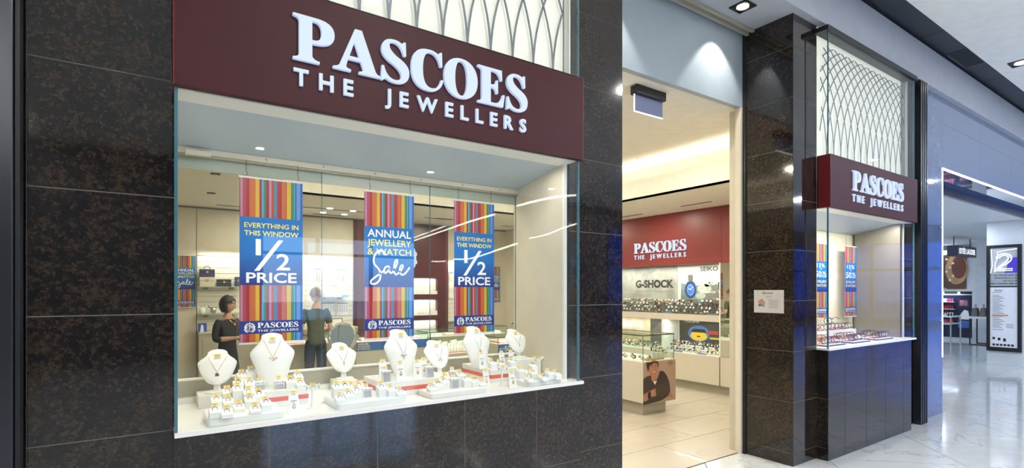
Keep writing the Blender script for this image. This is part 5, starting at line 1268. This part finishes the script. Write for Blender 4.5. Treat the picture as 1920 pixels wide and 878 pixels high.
def person(label, loc, rz, s, skin, hairm, top, trousers, wr, el, nod=0, turn=0, long_hair=False, sleeve=.55, necklace=False, item=None):
    t = thing('person', label, 'person', loc, rz); t.scale = (s, s, s)
    V = []; E = []; R = []
    def add(p, r, par=None):
        V.append(p); R.append(r)
        if par is not None: E.append((par, len(V)-1))
        return len(V)-1
    pel = add((0,0,.95), .135); sp1 = add((0,.0,1.10), .120, pel); ch = add((0,.0,1.27), .140, sp1); nb = add((0,.005,1.43), .062, ch); nk = add((0,-.008,1.54), .052, nb)
    for sg in (-1, 1):
        sh = add((sg*.165,.0,1.385), .056, ch); e_ = add((sg*el[0],el[1],el[2]), .040, sh); m_ = add(tuple((a+b)/2 for a, b in zip((sg*el[0],el[1],el[2]), (sg*wr[0],wr[1],wr[2]))), .037, e_)
        w_ = add((sg*wr[0],wr[1],wr[2]), .025, m_); d = (Vector((sg*wr[0],wr[1],wr[2]))-Vector((sg*el[0],el[1],el[2]))).normalized()
        side = d.cross(Vector((0,0,1))).normalized(); palm = add(tuple(Vector(V[w_])+d*.055), .030, w_)
        for k in range(4):
            off = side*(-.024+.016*k); ln = (.030,.036,.034,.026)[k]
            f1 = add(tuple(Vector(V[palm])+d*.030+off), .0095, palm); f2 = add(tuple(Vector(V[f1])+d*ln*.8+Vector((0,0,-.010))), .0085, f1); add(tuple(Vector(V[f2])+d*ln*.4+Vector((0,0,-.022))), .0075, f2)
        th = add(tuple(Vector(V[w_])+d*.030-side*sg*.026+Vector((0,0,.008))), .011, w_); add(tuple(Vector(V[th])+d*.035+side*sg*.004), .009, th)
        hp = add((sg*.085,0,.88), .090, pel); kn = add((sg*.095,-.01,.50), .058, hp); cf = add((sg*.097,.01,.33), .052, kn); an = add((sg*.10,.02,.09), .036, cf); add((sg*.105,-.08,.035), .034, an); 
    bv, bf = skin_mesh(V, E, R); bv = flat_torso(bv)
    mb = MB().add(bv, bf); hv, hf = head_verts(nod, turn)
    HM = Matrix.Translation((0,-.012,1.635)) @ Matrix.Rotation(turn, 4, 'Z') @ Matrix.Rotation(nod, 4, 'X')
    mb.add([HM @ Vector(q) for q in hv], hf)
    for sg in (-1, 1):
        e2 = MB().ball((sg*.074, .006, -.004), .018, 8, 0, (.4,.75,1.25)); mb.add([HM @ Vector(q) for q in e2.v], e2.f)
    me = mb.mesh('body', skin); smooth_mesh(me, 80); body = link('body', me, t)
    # face details
    for sg in (-1, 1):
        e2 = MB().ball((sg*.029, -.081, .004), .0085, 8, 0, (1.2,.5,.7)); e2.ball((sg*.029,-.0855,.004), .004, 6, 1, (1,.5,1)); e2.rot(HM).build('eye', [INKW, INKB], t, smooth=True)
        e2 = MB().tube([(sg*.016,-.0915,.022),(sg*.030,-.090,.027),(sg*.045,-.080,.021)], .0032, 5); e2.rot(HM).build('eyebrow', hairm, t)
    MB().tube([(-.020,-.088,-.047),(-.008,-.0985,-.045),(.008,-.0985,-.045),(.020,-.088,-.047)], [.002,.005,.005,.002], 6).rot(HM).build('mouth', LIP, t, smooth=True)
    # hair shell
    hs = MB(); n, m = 28, 20
    vs = []; 
    for i in range(m+1):
        a = PI*i/m
        for q in range(n):
            b = 2*PI*q/n; x, y, z = math.sin(a)*math.cos(b), math.sin(a)*math.sin(b), -math.cos(a)
            k = 1.12 if not long_hair else 1.17; X, Y, Zz = x*.078*k, y*.098*k+.008, z*.115*k+.004
            if long_hair and z < 0: X = x*.090*k*(1+.04*z); Y = max(Y, -.02)+.0; Zz = z*.150
            vs.append((X, Y, Zz))
    fs = []
    for i in range(m):
        for q in range(n):
            ids = (i*n+q, i*n+(q+1)%n, (i+1)*n+(q+1)%n, (i+1)*n+q); c = [sum(vs[j][d] for j in ids)/4 for d in range(3)]
            face = c[1] < (-.035 if long_hair else -.012) and c[2] < (.060 if abs(c[0]) < .055 else (.035 if not long_hair else .02))
            low = c[2] < (-.12 if long_hair else (-.055 if c[1] > .03 else .0))
            if not face and not low: fs.append(ids)
    hs.add(vs, fs); hs.rot(HM); hm = hs.mesh('hair', hairm); smooth_mesh(hm, 80); ho = link('hair', hm, t); sd = ho.modifiers.new('thick', 'SOLIDIFY'); sd.thickness = .012; sd.offset = -1
    # clothes follow the body
    V, E, R = [], [], []
    ch00 = add((0,0,.83), .165); ch0 = add((0,0,.91), .158, ch00); a1 = add((0,0,1.02), .145, ch0); a2 = add((0,0,1.13), .134, a1); a3 = add((0,0,1.27), .154, a2); a4 = add((0,.004,1.385), .105, a3); add((0,.004,1.45), .078, a4)
    for sg in (-1, 1):
        sh = add((sg*.168,.0,1.387), .070, a3); E0 = Vector((sg*el[0],el[1],el[2])); S0 = Vector((sg*.168,0,1.387)); 
        if sleeve <= 1: add(tuple(S0.lerp(E0, sleeve*.6)), .060, sh); add(tuple(S0.lerp(E0, sleeve)), .060, len(V)-1)
        else: e1 = add(tuple(E0), .056, sh); add(tuple(E0.lerp(Vector((sg*wr[0],wr[1],wr[2])), sleeve-1)), .050, e1)
    cv, cf_ = skin_mesh(V, E, R); me = MB().add(flat_torso(cv, .72), cf_).mesh('top', top); smooth_mesh(me, 80); link('shirt', me, t)
    V, E, R = [], [], []
    pt = add((0,0,1.02), .125); p0 = add((0,0,.92), .146, pt); 
    for sg in (-1, 1):
        h_ = add((sg*.088,0,.86), .104, p0); k_ = add((sg*.097,-.01,.50), .074, h_); add((sg*.10,.015,.12), .062, k_)
    cv, cf_ = skin_mesh(V, E, R); me = MB().add(flat_torso(cv, .76), cf_).mesh('trousers', trousers); smooth_mesh(me, 80); link('trousers', me, t)
    for sg in (-1, 1):
        MB().ball((sg*.104,-.045,.035), .05, 12, 0, (.85,2.5,.75)).build('shoe', BLACK, t, smooth=True)
    if necklace:
        MB().tube([(-.06,-.05,1.47),(-.045,-.105,1.40),(0,-.125,1.355),(.045,-.105,1.40),(.06,-.05,1.47)], .004, 6).build('necklace', GOLD, t, smooth=True)
        MB().ball((0,-.13,1.345), .016, 8).build('pendant', GOLD, t, smooth=True)
    return t
person('woman with black bob in black three-quarter sleeve top holding a small white box', (.80,5.12,0), math.radians(38), .90, SKIN, HAIRB, BLKC, BLKC, (.055,-.27,1.16), (.215,.0,1.14), nod=.10, turn=math.radians(22), long_hair=True, sleeve=1.35, necklace=True)
t = thing('small_white_box', 'small white box in the hand of the woman in black', 'box', (.80+.33*math.sin(math.radians(38)), 5.12-.33*math.cos(math.radians(38)), 1.06)); MB().box(-.025,.025,-.02,.02,0,.03).build('box_body', WHITE, t, bevel=.003); MB().box(-.026,.026,-.021,.021,.03,.036).build('box_lid', WHITEM, t)
person('man with short auburn hair in an olive T-shirt and dark jeans, seen from behind', (2.05,5.72,0), math.radians(183), .962, SKIN2, HAIRC, OLIVE, JEAN, (.15,-.27,1.03), (.235,.02,1.10), nod=.42, turn=.1, sleeve=.75)

# ================================================================== SHOP COUNTERS
def strip_banner(t, fr, a0, a1, b0, b1, txt):
    mb = MB(); rect(mb, fr, a0, a1, b0, b1, .002); mb.build('promo_strip', pbr('promo_blue', (.02,.10,.32), .4), t)
    x = a0+.02
    while x < a1-.30:
        for s, dx, hh, yy, mt in txt:
            mb = MB(); flat_text(mb, s, fr, x+dx, b0+(b1-b0)*yy, h=(b1-b0)*hh, lift=.003); mb.build('promo_lettering', mt, t)
        if txt[0][0] == 'ANNUAL': mb = MB(); sale_script(mb, fr, x+.28, b0, .26, (b1-b0), .010); mb.build('script_lettering', INKW, t)
        x += .62
def counter(label, x, y, w, d, ztop, zg, banner_txt=None, open_front=False):
    t = thing('glass_counter', label, 'showcase', (x, y, 0))
    MB().box(0,w,.0,d,.1,zg).build('counter_body', TAUPE, t, bevel=.002); MB().box(.04,w-.04,.05,d-.04,0,.1).build('plinth', BEIGE, t)
    MB().box(.004,w-.004,.004,d-.004,zg,zg+.008).build('deck', WHITE, t)
    for b in ((0,w,0,.006),(0,w,d-.006,d),(0,.006,.006,d-.006),(w-.006,w,.006,d-.006)): MB().box(*b,zg,ztop-.008).build('glass_side', CASEGLASS, t)
    MB().box(0,w,0,d,ztop-.008,ztop).build('glass_top', CASEGLASS, t)
    for b in ((-.003,w+.003,-.003,0),(-.003,0,0,d),(w,w+.003,0,d)): MB().box(*b,ztop-.010,ztop).build('top_edge', pbr('green_glass_edge', (.05,.10,.08), .2), t)
    for xx in (-.002, w-.003): MB().box(xx,xx+.005,-.002,.004,zg,ztop-.01).build('corner_seam', MATS['corner_green'], t)
    if banner_txt: strip_banner(t, FRONT(0,-.002,0), .0, w, zg-.125, zg-.005, banner_txt)
    light('counter_strip', 'AREA', (x+w/2, y+.04, ztop-.02), 1.6*w, NEUT, w*.9, .02)
    return zg+.009
PROMO = [('ANNUAL', 0, .22, .70, INKW), ('JEWELLERY', 0, .20, .42, INKY), ('& WATCH', 0, .22, .12, INKY)]
PROMO2 = [('UP TO', 0, .2, .4, INKW), ('50%', .09, .6, .2, INKW), ('JEWELLERY', .28, .22, .5, INKY), ('& WATCHES', .28, .22, .15, INKY)]
def jewel_tray(x, y, z, w, d, lab, tall=0, red=True):
    t = thing('jewellery_tray', lab, 'display tray', (x, y, z)); MB().box(0,w,0,d,0,.012).build('tray_base', CORAL if red else WHITE, t)
    mb = MB(); nx, ny = int(w/.055), max(1, int(d/.05))
    for i in range(nx):
        for j in range(ny):
            x0, y0 = .006+i*(w-.012)/nx, .006+j*(d-.012)/ny; h = .018+tall*(.4+.6*((i*7+j*3) % 5)/4)
            mb.box(x0+.004, x0+(w-.012)/nx-.006, y0+.004, y0+(d-.012)/ny-.006, .012, .012+h, 0); mb.box(x0+.014, x0+.022, y0+.008, y0+.014, .012+h, .018+h, 1)
    o = mb.build('ring_pads', [WHITEM, GOLD], t); o['kind'] = 'stuff'
ZA = counter('taupe glass counter with blue promotional strip left of the middle bust', 2.36, 4.75, 1.10, .50, 1.0, .92, PROMO)
MB_ = ZA
jewel_tray(2.45, 4.80, ZA, .45, .34, 'white ring tray at the left in the taupe counter'); jewel_tray(2.95, 4.80, ZA, .42, .34, 'white ring tray at the right in the taupe counter')
ZB = counter('glass counter with tall earring stands behind the tall middle bust', 3.50, 4.75, 1.15, .50, 1.01, .66, None)
jewel_tray(3.58, 4.80, ZB, .98, .14, 'front row of white earring stands in the tall glass counter', .05); jewel_tray(3.58, 5.00, ZB, .98, .16, 'rear row of white earring stands in the tall glass counter', .14)
ZC = counter('glass counter with blue promotional strip seen between the cross bust and the right reveal', 3.95, 3.55, 1.15, .50, 1.0, .90, PROMO2)
jewel_tray(4.02, 3.60, ZC, .32, .38, 'left white ring tray with red edge in the right counter'); jewel_tray(4.38, 3.60, ZC, .32, .38, 'middle white ring tray with red edge in the right counter'); jewel_tray(4.74, 3.60, ZC, .30, .38, 'right white ring tray with red edge in the right counter')
ZD = counter('long glass counter in front of the back wall by the man in olive', 1.55, 6.12, 1.50, .45, .95, .80, None)
jewel_tray(1.62, 6.17, ZD, .62, .34, 'left tray of white pads under the man in olive'); jewel_tray(2.32, 6.17, ZD, .66, .34, 'right tray of white pads beside the man in olive', .02)
ZE = counter('long glass counter in front of the burgundy panel', 3.12, 6.12, 2.70, .45, .95, .80, None)
for k in range(4): jewel_tray(3.20+.65*k, 6.17, ZE, .58, .34, ('first','second','third','fourth')[k]+' tray from the left in the counter before the burgundy panel', .02, k % 2 == 0)
vm = thing('vanity_mirror', 'small chrome table mirror on the right counter under the distant banner', 'mirror', (4.40, 3.78, 1.0005))
MB().lathe([(.05,0),(.05,.006),(.01,.012),(.006,.05)], 20).build('mirror_base', CHROME, vm, smooth=True); MB().tube([(.07*math.cos(2*PI*i/24),0,.15+.07*math.sin(2*PI*i/24)) for i in range(24)], .005, 6, closed=True).build('mirror_rim', CHROME, vm, smooth=True)
MB().tube([(0,0,.03),(0,0,.08)], .005, 6).build('mirror_stem', CHROME, vm); MB().tube([(0,-.002,.15),(0,.002,.15)], .067, 24).build('mirror_disc', MIRROR, vm)
# low cabinets at the back wall
for x0, x1, lab in ((.59, 1.50, 'beige base cabinet under the slatted wall behind the woman in black'), (1.50, 3.07, 'beige base cabinet under the slatted wall behind the man in olive')):
    t = thing('base_cabinet', lab, 'cabinet', (x0, 6.86, 0)); MB().box(0,x1-x0-.004,0,.30,0,.975).build('cabinet_body', TAUPE, t)
    MB().box(-.0,x1-x0-.004,-.01,.30,.976,1.0).build('cabinet_top', BEIGE, t); MB().box(.05,x1-x0-.05,-.008,0,.08,.90).build('door_panel', TAUPE, t, bevel=.003)

# goods on the slatted wall
def shelf(u0, u1, v, lab):
    a = P(u0, v, y=7.0); b = P(u1, v, y=7.0); t = thing('glass_shelf', lab, 'shelf', (a.x, 6.98, a.z)); w = b.x-a.x
    MB().box(0,w,0,.198,0,.008).build('shelf_pane', pbr('green_pane', (.42,.52,.46), .15, var=0), t)
    for xx in (w*.2, w*.8): MB().box(xx-.035,xx+.035,.15,.198,-.04,-.001).build('bracket', TAUPE, t)
    return a.z+.0085
s1 = shelf(370, 452, 538.5, 'upper glass shelf of jewellery boxes behind the woman'); s2 = shelf(370, 452, 591, 'lower glass shelf of figurines behind the woman'); s3 = shelf(600, 652, 558, 'glass shelf with a white bust behind the man in olive')
def jbox(u0, u1, z, h, mat, lab, handle=False, dep=.13):
    a = P(u0, y=7.02); b = P(u1, y=7.02); w = b.x-a.x; t = thing('jewellery_box', lab, 'box', (a.x, 7.02, z))
    MB().box(0,w,0,dep,0,h*.62).build('box_base', mat, t, bevel=.006); MB().box(0,w,0,dep,h*.64,h).build('box_lid', mat, t, bevel=.006); MB().box(w*.42,w*.58,-.006,0,h*.50,h*.76).build('clasp', GOLD, t)
    if handle: MB().tube([(w*.3,dep/2,h),(w*.32,dep/2,h+.035),(w*.5,dep/2,h+.05),(w*.68,dep/2,h+.035),(w*.7,dep/2,h)], .005, 6).build('handle', mat, t, smooth=True)
BXC = pbr('box_cream', (.62,.58,.45), .45); BXN = pbr('box_navy', (.045,.05,.13), .45)
jbox(374, 403, s1, .150, BXC, 'cream jewellery box on the upper glass shelf'); jbox(374.5, 403, s1+.151, .125, BXN, 'navy jewellery box with handle on top of the cream box', True); jbox(407, 434, s1, .115, pbr('box_black', (.03,.03,.035), .4), 'black jewellery box beside the cream one on the shelf'); jbox(441, 452, s1+.0, .16, BXN, 'dark box half behind the near banner', dep=.1)
for u, lab in ((379,'white horned figurine at the left of the lower glass shelf'),(400,'silver figurine beside the white one on the lower glass shelf')):
    a = P(u, y=7.06); t = thing('figurine', lab, 'figurine', (a.x, 7.06, s2)); mm = WHITEM if u < 390 else SILVER
    MB().ball((0,0,.055), .05, 10, 0, (.9,.6,1.1)).build('figurine_body', mm, t, smooth=True); mb = MB()
    for sg in (-1,1): MB().tube([(sg*.02,0,.09),(sg*.06,0,.11),(sg*.07,0,.145)], [.012,.009,.003], 6).build('horn', mm, t, smooth=True)
a = P(371, y=6.95); t = thing('framed_picture', 'blue and white picture leaning on the ledge left of the woman', 'picture', (a.x, 6.95, 1.0)); MB().box(0,.12,0,.012,0,.14).build('picture_board', pbr('picture_blue', (.05,.10,.45), .4), t); MB().add([(.03,-.001,.0),(.08,-.001,0),(.075,-.001,.10),(.045,-.001,.12)], [(0,1,2,3)]).build('picture_figure', INKW, t)
def card(u0, u1, v0, v1, lab, rows_=1, strip=True, nc=6):
    a = P(u0, v1, y=7.165); b = P(u1, v0, y=7.165); w = b.x-a.x; h = b.z-a.z; t = thing('display_card', lab, 'display card', (a.x, 7.172, a.z)); f = FRONT(0,-.008,0)
    MB().box(0,w,-.008,0,0,h).build('card_board', WHITEM, t)
    if strip:
        mb = MB(); rect(mb, f, 0, w, h*.93, h, .002); mb.build('card_strip', SB, t); mb = MB(); rect(mb, f, 0, w*.25, h*.93, h, .003); mb.build('card_strip_end', ORNG, t)
    for i in range(nc):
        for j in range(rows_):
            x = w*(.1+.8*i/(nc-1)); MB().tube([(x,-.010,h*(.86-.45*j)),(x,-.010,h*(.86-.45*j)-h*(.6 if rows_ == 1 else .22))], .0035, 4).build('chain', SILVER if (i+j) % 2 else GOLD, t)
card(631.5, 652, 505, 537, 'white card of chains with a coloured strip, upper right beside the burgundy panel'); card(602, 629, 512, 532, 'white rack of small chains, upper centre behind the man', 2, False, 7); card(589, 600, 504, 536, 'white card of chains just right of the near banner', nc=3)
card(603, 628, 568, 592, 'card of chains with a coloured strip under the glass shelf, left one', nc=5); card(631.5, 652, 568, 592, 'card of chains with a coloured strip under the glass shelf, right one', nc=5); card(842, 850, 510, 560, 'tall white card of chains right of the burgundy panel', 2, nc=3)
a = P(615, y=7.04); bust((a.x, 7.06, s3), True, 'white bust on the glass shelf on the back wall', SILVER, pend='drop', s=.95)
a = P(647, y=7.04); t = thing('price_strip', 'small blue tent card on the glass shelf', 'price sign', (a.x-.05, 7.04, s3)); MB().box(0,.12,0,.004,0,.03).build('strip_card', SB, t); MB().box(0,.12,.004,.03,0,.003).build('card_foot', WHITE, t)
a = P(628, y=7.0); t = thing('framed_notice', 'framed gold notice standing on the cabinet behind the man', 'frame', (a.x-.17, 6.98, 1.0005)); MB().box(0,.30,0,.015,0,.15).build('frame', GOLD, t); MB().box(.015,.285,-.002,0,.015,.135).build('paper', WHITEM, t)
# goods in the lit niches
for zi, zn in enumerate((1.582, 1.158, .728)):
    for k in range(5):
        x = 3.45+k*.30; t = thing('ring_box_set', ('upper','middle','lower')[zi]+' niche, '+('first','second','third','fourth','last')[k]+' white block of rings from the left', 'ring stand', (x, YB-.02, zn))
        MB().box(0,.2,0,.05,0,.04+.02*((k+zi)%3)).build('block', WHITEM, t); mb = MB(); hh = .04+.02*((k+zi)%3)
        for j in range(4): MB().tube([(.03+.046*j+.010*math.cos(2*PI*q/8),.02,hh+.008+.010*math.sin(2*PI*q/8)) for q in range(8)], .002, 4, closed=True).build('ring', GOLD if (j+k) % 2 else SILVER, t)

# ================================================================== NEIGHBOUR STORE CONTENT
cu = thing('cosmetics_stand', 'navy cosmetics wall unit with lit rows of lipsticks under a large portrait', 'display unit', (22.0, 4.3, 0))
fr = SIDE(0,0,0); WU = 1.32
DN = pbr('navy_unit', (.012,.018,.05), .25, coat=.5)
MB().box(0,.5,-WU,0,.10,1.50).build('unit_body', DN, cu); MB().box(.02,.5,-WU,0,0,.10).build('unit_plinth', WST, cu)
MB().box(-.02,.5,-WU,0,1.50,1.66).build('light_shelf', WHITE, cu); mb = MB()
for k in range(3): MB().box(-.03,-.02,-WU+.06+.42*k,-WU+.40+.42*k,1.53,1.62).build('shelf_drawer', INKB, cu)
MB().box(.1,.5,-WU,0,1.66,3.0).build('poster_backing', WST, cu)
MB().box(.06,.1,-1.05,0,1.70,2.85).build('portrait_board', pbr('portrait_brown', (.10,.05,.035), .4, var=.4, scale=2.5), cu)
f2_ = SIDE(.06,0,0)
mb = MB(); ell(mb, f2_, .80, 2.35, .30, .50, .002); mb.build('gold_ring_print', pbr('print_goldring', (.48,.28,.12), .4, var=.3, scale=4), cu)
mb = MB(); ell(mb, f2_, .86, 2.42, .19, .38, .004); mb.build('ring_inner_print', pbr('print_inner', (.16,.05,.03), .4), cu)
mb = MB(); poly(mb, f2_, [(.0,1.70),(.0,1.95),(.20,1.85),(.55,1.72),(.55,1.70)], .004); mb.build('skin_print', pbr('print_pinkskin', (.50,.34,.33), .5), cu)
for k in range(6):
    mb = MB(); ell(mb, f2_, .62+.1*math.sin(k*2.1), 2.0+.14*k, .035, .035, .006, 0, 10); mb.build('spark_print', INKW, cu)
for r_ in range(4):
    z0 = .55+.235*r_; MB().box(-.10,0,-.78,-.02,z0,z0+.02).build('product_shelf', WHITE, cu)
    for k in range(12):
        MB().box(-.08,-.03,-.75+.06*k,-.75+.06*k+.045,z0+.02,z0+.13).build('cosmetic_pack', [pbr('pack_red',(.5,.02,.03),.3), pbr('pack_pink',(.65,.10,.25),.3), WHITE, INKB, pbr('pack_red2',(.35,.02,.05),.3)][(k//3+r_*2) % 5], cu)
light('stand_strip', 'AREA', (21.85, 3.9, 1.6), 8, COOL, .05, 1.0)
MB().box(-.012,0,-1.15,-.85,1.10,1.38).build('screen', pbr('screen_dark', (.06,.03,.06), .2), cu); MB().box(-.014,-.012,-1.10,-.90,1.15,1.33).build('screen_image', pbr('screen_img', (.35,.15,.20), .3, var=.5, scale=9), cu)
mb = MB(); poly(mb, SIDE(-.001,0,0), [(.88,.70),(1.16,.70),(1.12,.98),(1.02,1.02),(.92,.86)], .004); mb.build('white_figure_print', INKW, cu)
MB().box(-.02,0,-1.16,-.86,.42,.66).build('blue_box', pbr('blue_tub', (.06,.14,.40), .3), cu)
bs = thing('brand_sign', 'dark hanging box sign with white condensed letters over the cosmetics stand', 'sign', (18.9, 2.60, 2.64))
MB().box(0,1.60,0,.25,0,.30).build('sign_box', pbr('sign_navy', (.03,.04,.07), .3), bs)
mb = MB(); flat_text(mb, 'ESTÉE LAUDER', FRONT(0,0,0), .10, .07, w=1.40, h=.155, bold=.03, lift=.004); mb.build('sign_lettering', emit('white_sign_text', (.9,.95,1), 1.0), bs)
for xx in (.1, 1.5): MB().tube([(xx,.12,.30),(xx,.12,.56)], .012, 6).build('hanger', BLACK, bs)
bb_ = thing('light_rig', 'black open frame with a light beside the box sign', 'fixture', (20.6, 3.75, 2.4)); MB().box(0,.5,0,.5,.42,.66).build('frame_box', INKB, bb_); MB().box(.0,.5,.0,.5,.0,.03).build('light_shelf', LED, bb_); 
for a_ in (0,.47):
    MB().box(a_,a_+.03,0,.03,.03,.42).build('frame_post', INKB, bb_); MB().box(a_,a_+.03,.47,.5,.03,.42).build('frame_post', INKB, bb_)
# tables
tb = thing('display_table', 'chrome legged display table with small bottles in the neighbouring store', 'table', (20.2, 3.12, 0)); MB().box(0,.9,0,.6,.82,.86).build('table_top', WHITE, tb); MB().box(.03,.87,.03,.57,.60,.63).build('lower_shelf', WHITE, tb)
for a_, b_ in ((.0,.0),(.87,0),(0,.57),(.87,.57)): MB().box(a_,a_+.03,b_,b_+.03,0,.82).build('leg', CHROME, tb)
for k in range(10): o = MB().lathe([(.025,0),(.025,.07),(.01,.08),(.01,.1)], 8).build('bottle', [INKB, WHITE, SILVER][k%3], None, loc=(20.26+.08*k, 3.20+.1*(k%3), .8605)); tag(o, ('black','white','silver')[k%3]+' bottle, '+ORD(k)+' from the left on the chrome legged table', 'bottle', ('black','white','silver')[k%3]+' bottles on the chrome legged table')
q = P(1828, y=2.0-.0)
t2 = thing('console_table', 'white topped table with black frame carrying grey bags', 'table', (20.5, 2.12, 0)); MB().box(0,.7,0,.65,.80,.86).build('table_top', WST, t2)
for a_, b_ in ((.0,.0),(.67,0),(0,.62),(.67,.62)): MB().box(a_,a_+.03,b_,b_+.03,0,.80).build('leg', BLACK, t2)
MB().box(0,.03,.03,.62,0,.03).build('floor_rail', BLACK, t2); MB().box(.67,.70,.03,.62,0,.03).build('floor_rail', BLACK, t2)
BAG = pbr('grey_bag', (.14,.12,.11), .6, var=.15)
for k in range(3):
    t = thing('handbag', ('left','middle','right')[k]+' grey handbag on the white topped table', 'bag', (20.6, 2.60-.19*k, .8605)); vs = MB(); vs.add([(0,0,0),(.3,0,0),(.3,.16,0),(0,.16,0),(.04,.03,.26),(.26,.03,.26),(.26,.13,.26),(.04,.13,.26)], [(3,2,1,0),(4,5,6,7),(0,1,5,4),(1,2,6,5),(2,3,7,6),(3,0,4,7)]); vs.build('bag_body', BAG, t, bevel=.015)
    MB().tube([(.08,.08,.25),(.09,.08,.34),(.15,.08,.37),(.21,.08,.34),(.22,.08,.25)], .008, 6).build('bag_handle', BAG, t, smooth=True)
# directory totem on the white pier
dt = thing('directory_board', 'tall black framed directory board with a large neon 2 on the white pier', 'sign', (15.598, 1.17, .30))
fd = SIDE(-.05,0,0); WD, HD = .575, 2.36
MB().box(-.05,0,-WD,0,0,HD).build('board_body', INKB, dt); 
for b in ((0,.06,0,HD),(WD-.06,WD,0,HD),(.06,WD-.06,0,.09),(.06,WD-.06,HD-.06,HD)): MB().box(-.075,-.05,-b[1],-b[0],b[2],b[3]).build('frame_bar', BLACK, dt)
MB().box(-.054,-.05,-WD+.06,-.06,.09,1.42).build('list_panel', pbr('list_white', (.62,.64,.70), .3, emis=(.75,.82,1), es=.15), dt)
MB().box(-.054,-.05,-WD+.06,-.06,1.45,1.72).build('way_panel', pbr('way_grey', (.40,.42,.46), .3), dt)
MB().box(-.054,-.05,-WD+.06,-.06,1.72,HD-.06).build('neon_panel', pbr('neon_back', (.45,.47,.52), .15), dt)
mb = MB(); poly(mb, fd, [(.30,1.74),(.515,1.74),(.515,2.08),(.38,2.06),(.34,1.86)], .0055); mb.build('blue_screen', emit('screen_violet', (.07,.06,.55), 1.0), dt)
NEON = emit('neon_white', (.80,.86,1), 1.6)
mb = MB(); pts = [fd.p(a, b, .02) for a, b in bez((.17,2.06), ((.17,2.20),(.42,2.20),(.42,2.06)), ((.42,1.96),(.28,1.92),(.20,1.83)), n=8)+[(.44,1.83)]]; mb.tube(pts, .012, 6); mb.build('neon_numeral', NEON, dt)
mb = MB(); pts = [fd.p(a, b, .02) for a, b in bez((.22,2.06), ((.23,2.15),(.37,2.15),(.37,2.06)), ((.37,1.99),(.22,1.92),(.15,1.79)), n=8)+[(.44,1.79)]]; mb.tube(pts, .010, 6); mb.build('neon_numeral', NEON, dt)
for pl in ([(.08,2.27),(.10,1.9),(.07,1.74)], [(.51,2.26),(.35,2.24),(.18,2.20),(.20,2.10),(.15,1.95),(.14,1.76)]):
    mb = MB(); mb.tube([fd.p(a, b, .015) for a, b in pl], .008, 5); mb.build('neon_tube', NEON, dt)
for k, s in enumerate(('YOU ARE ON LEVEL', 'ESCALATOR TO L1', 'LIFT TO L1', 'WOMEN / LINGERIE / MEN')):
    mb = MB(); flat_text(mb, s, fd, WD-.115, 1.675-.062*k, h=.028, bold=.02, lift=.0055, align='r'); mb.build('way_lettering', INKB, dt)
for k in range(4):
    mb = MB(); ell(mb, fd, WD-.085, 1.69-.062*k, .013, .015, .0055, 0, 8); mb.build('way_arrow', INKB, dt)
mb = MB(); flat_text(mb, 'Farmers', fd, .14, 1.34, h=.03, bold=.03, lift=.0055); mb.build('list_heading', INKB, dt); mb = MB(); flat_text(mb, 'NEWMARKET', fd, .10, 1.30, h=.018, bold=.02, lift=.0055); mb.build('list_heading', INKB, dt)
for k in range(22):
    if k in (13,): continue
    mb = MB(); rect(mb, fd, .10, .10+.12+.06*((k*7)%5)/3, 1.24-.034*k, 1.252-.034*k, .0055); mb.build('list_line', INKG, dt)
    if k > 18: mb = MB(); rect(mb, fd, .33, .45, 1.24-.034*k, 1.252-.034*k, .0055); mb.build('list_line', INKG, dt)
mb = MB(); rect(mb, fd, .09, .36, .785, .812, .0057); mb.build('orange_line', ORNG, dt); mb = MB(); flat_text(mb, 'STORE HOURS', fd, .10, .47, h=.02, bold=.02, lift=.0055); mb.build('list_heading', INKB, dt)
for k in range(6):
    mb = MB(); rect(mb, fd, .10+.062*k, .145+.062*k, .12, .165, .0055); mb.build('pictogram', INKB, dt)
for k in range(3):
    mb = MB(); rect(mb, fd, .10+.09*k, .145+.09*k, .26-.02*k, .31-.01*k, .0055); mb.build('pictogram', INKB, dt)
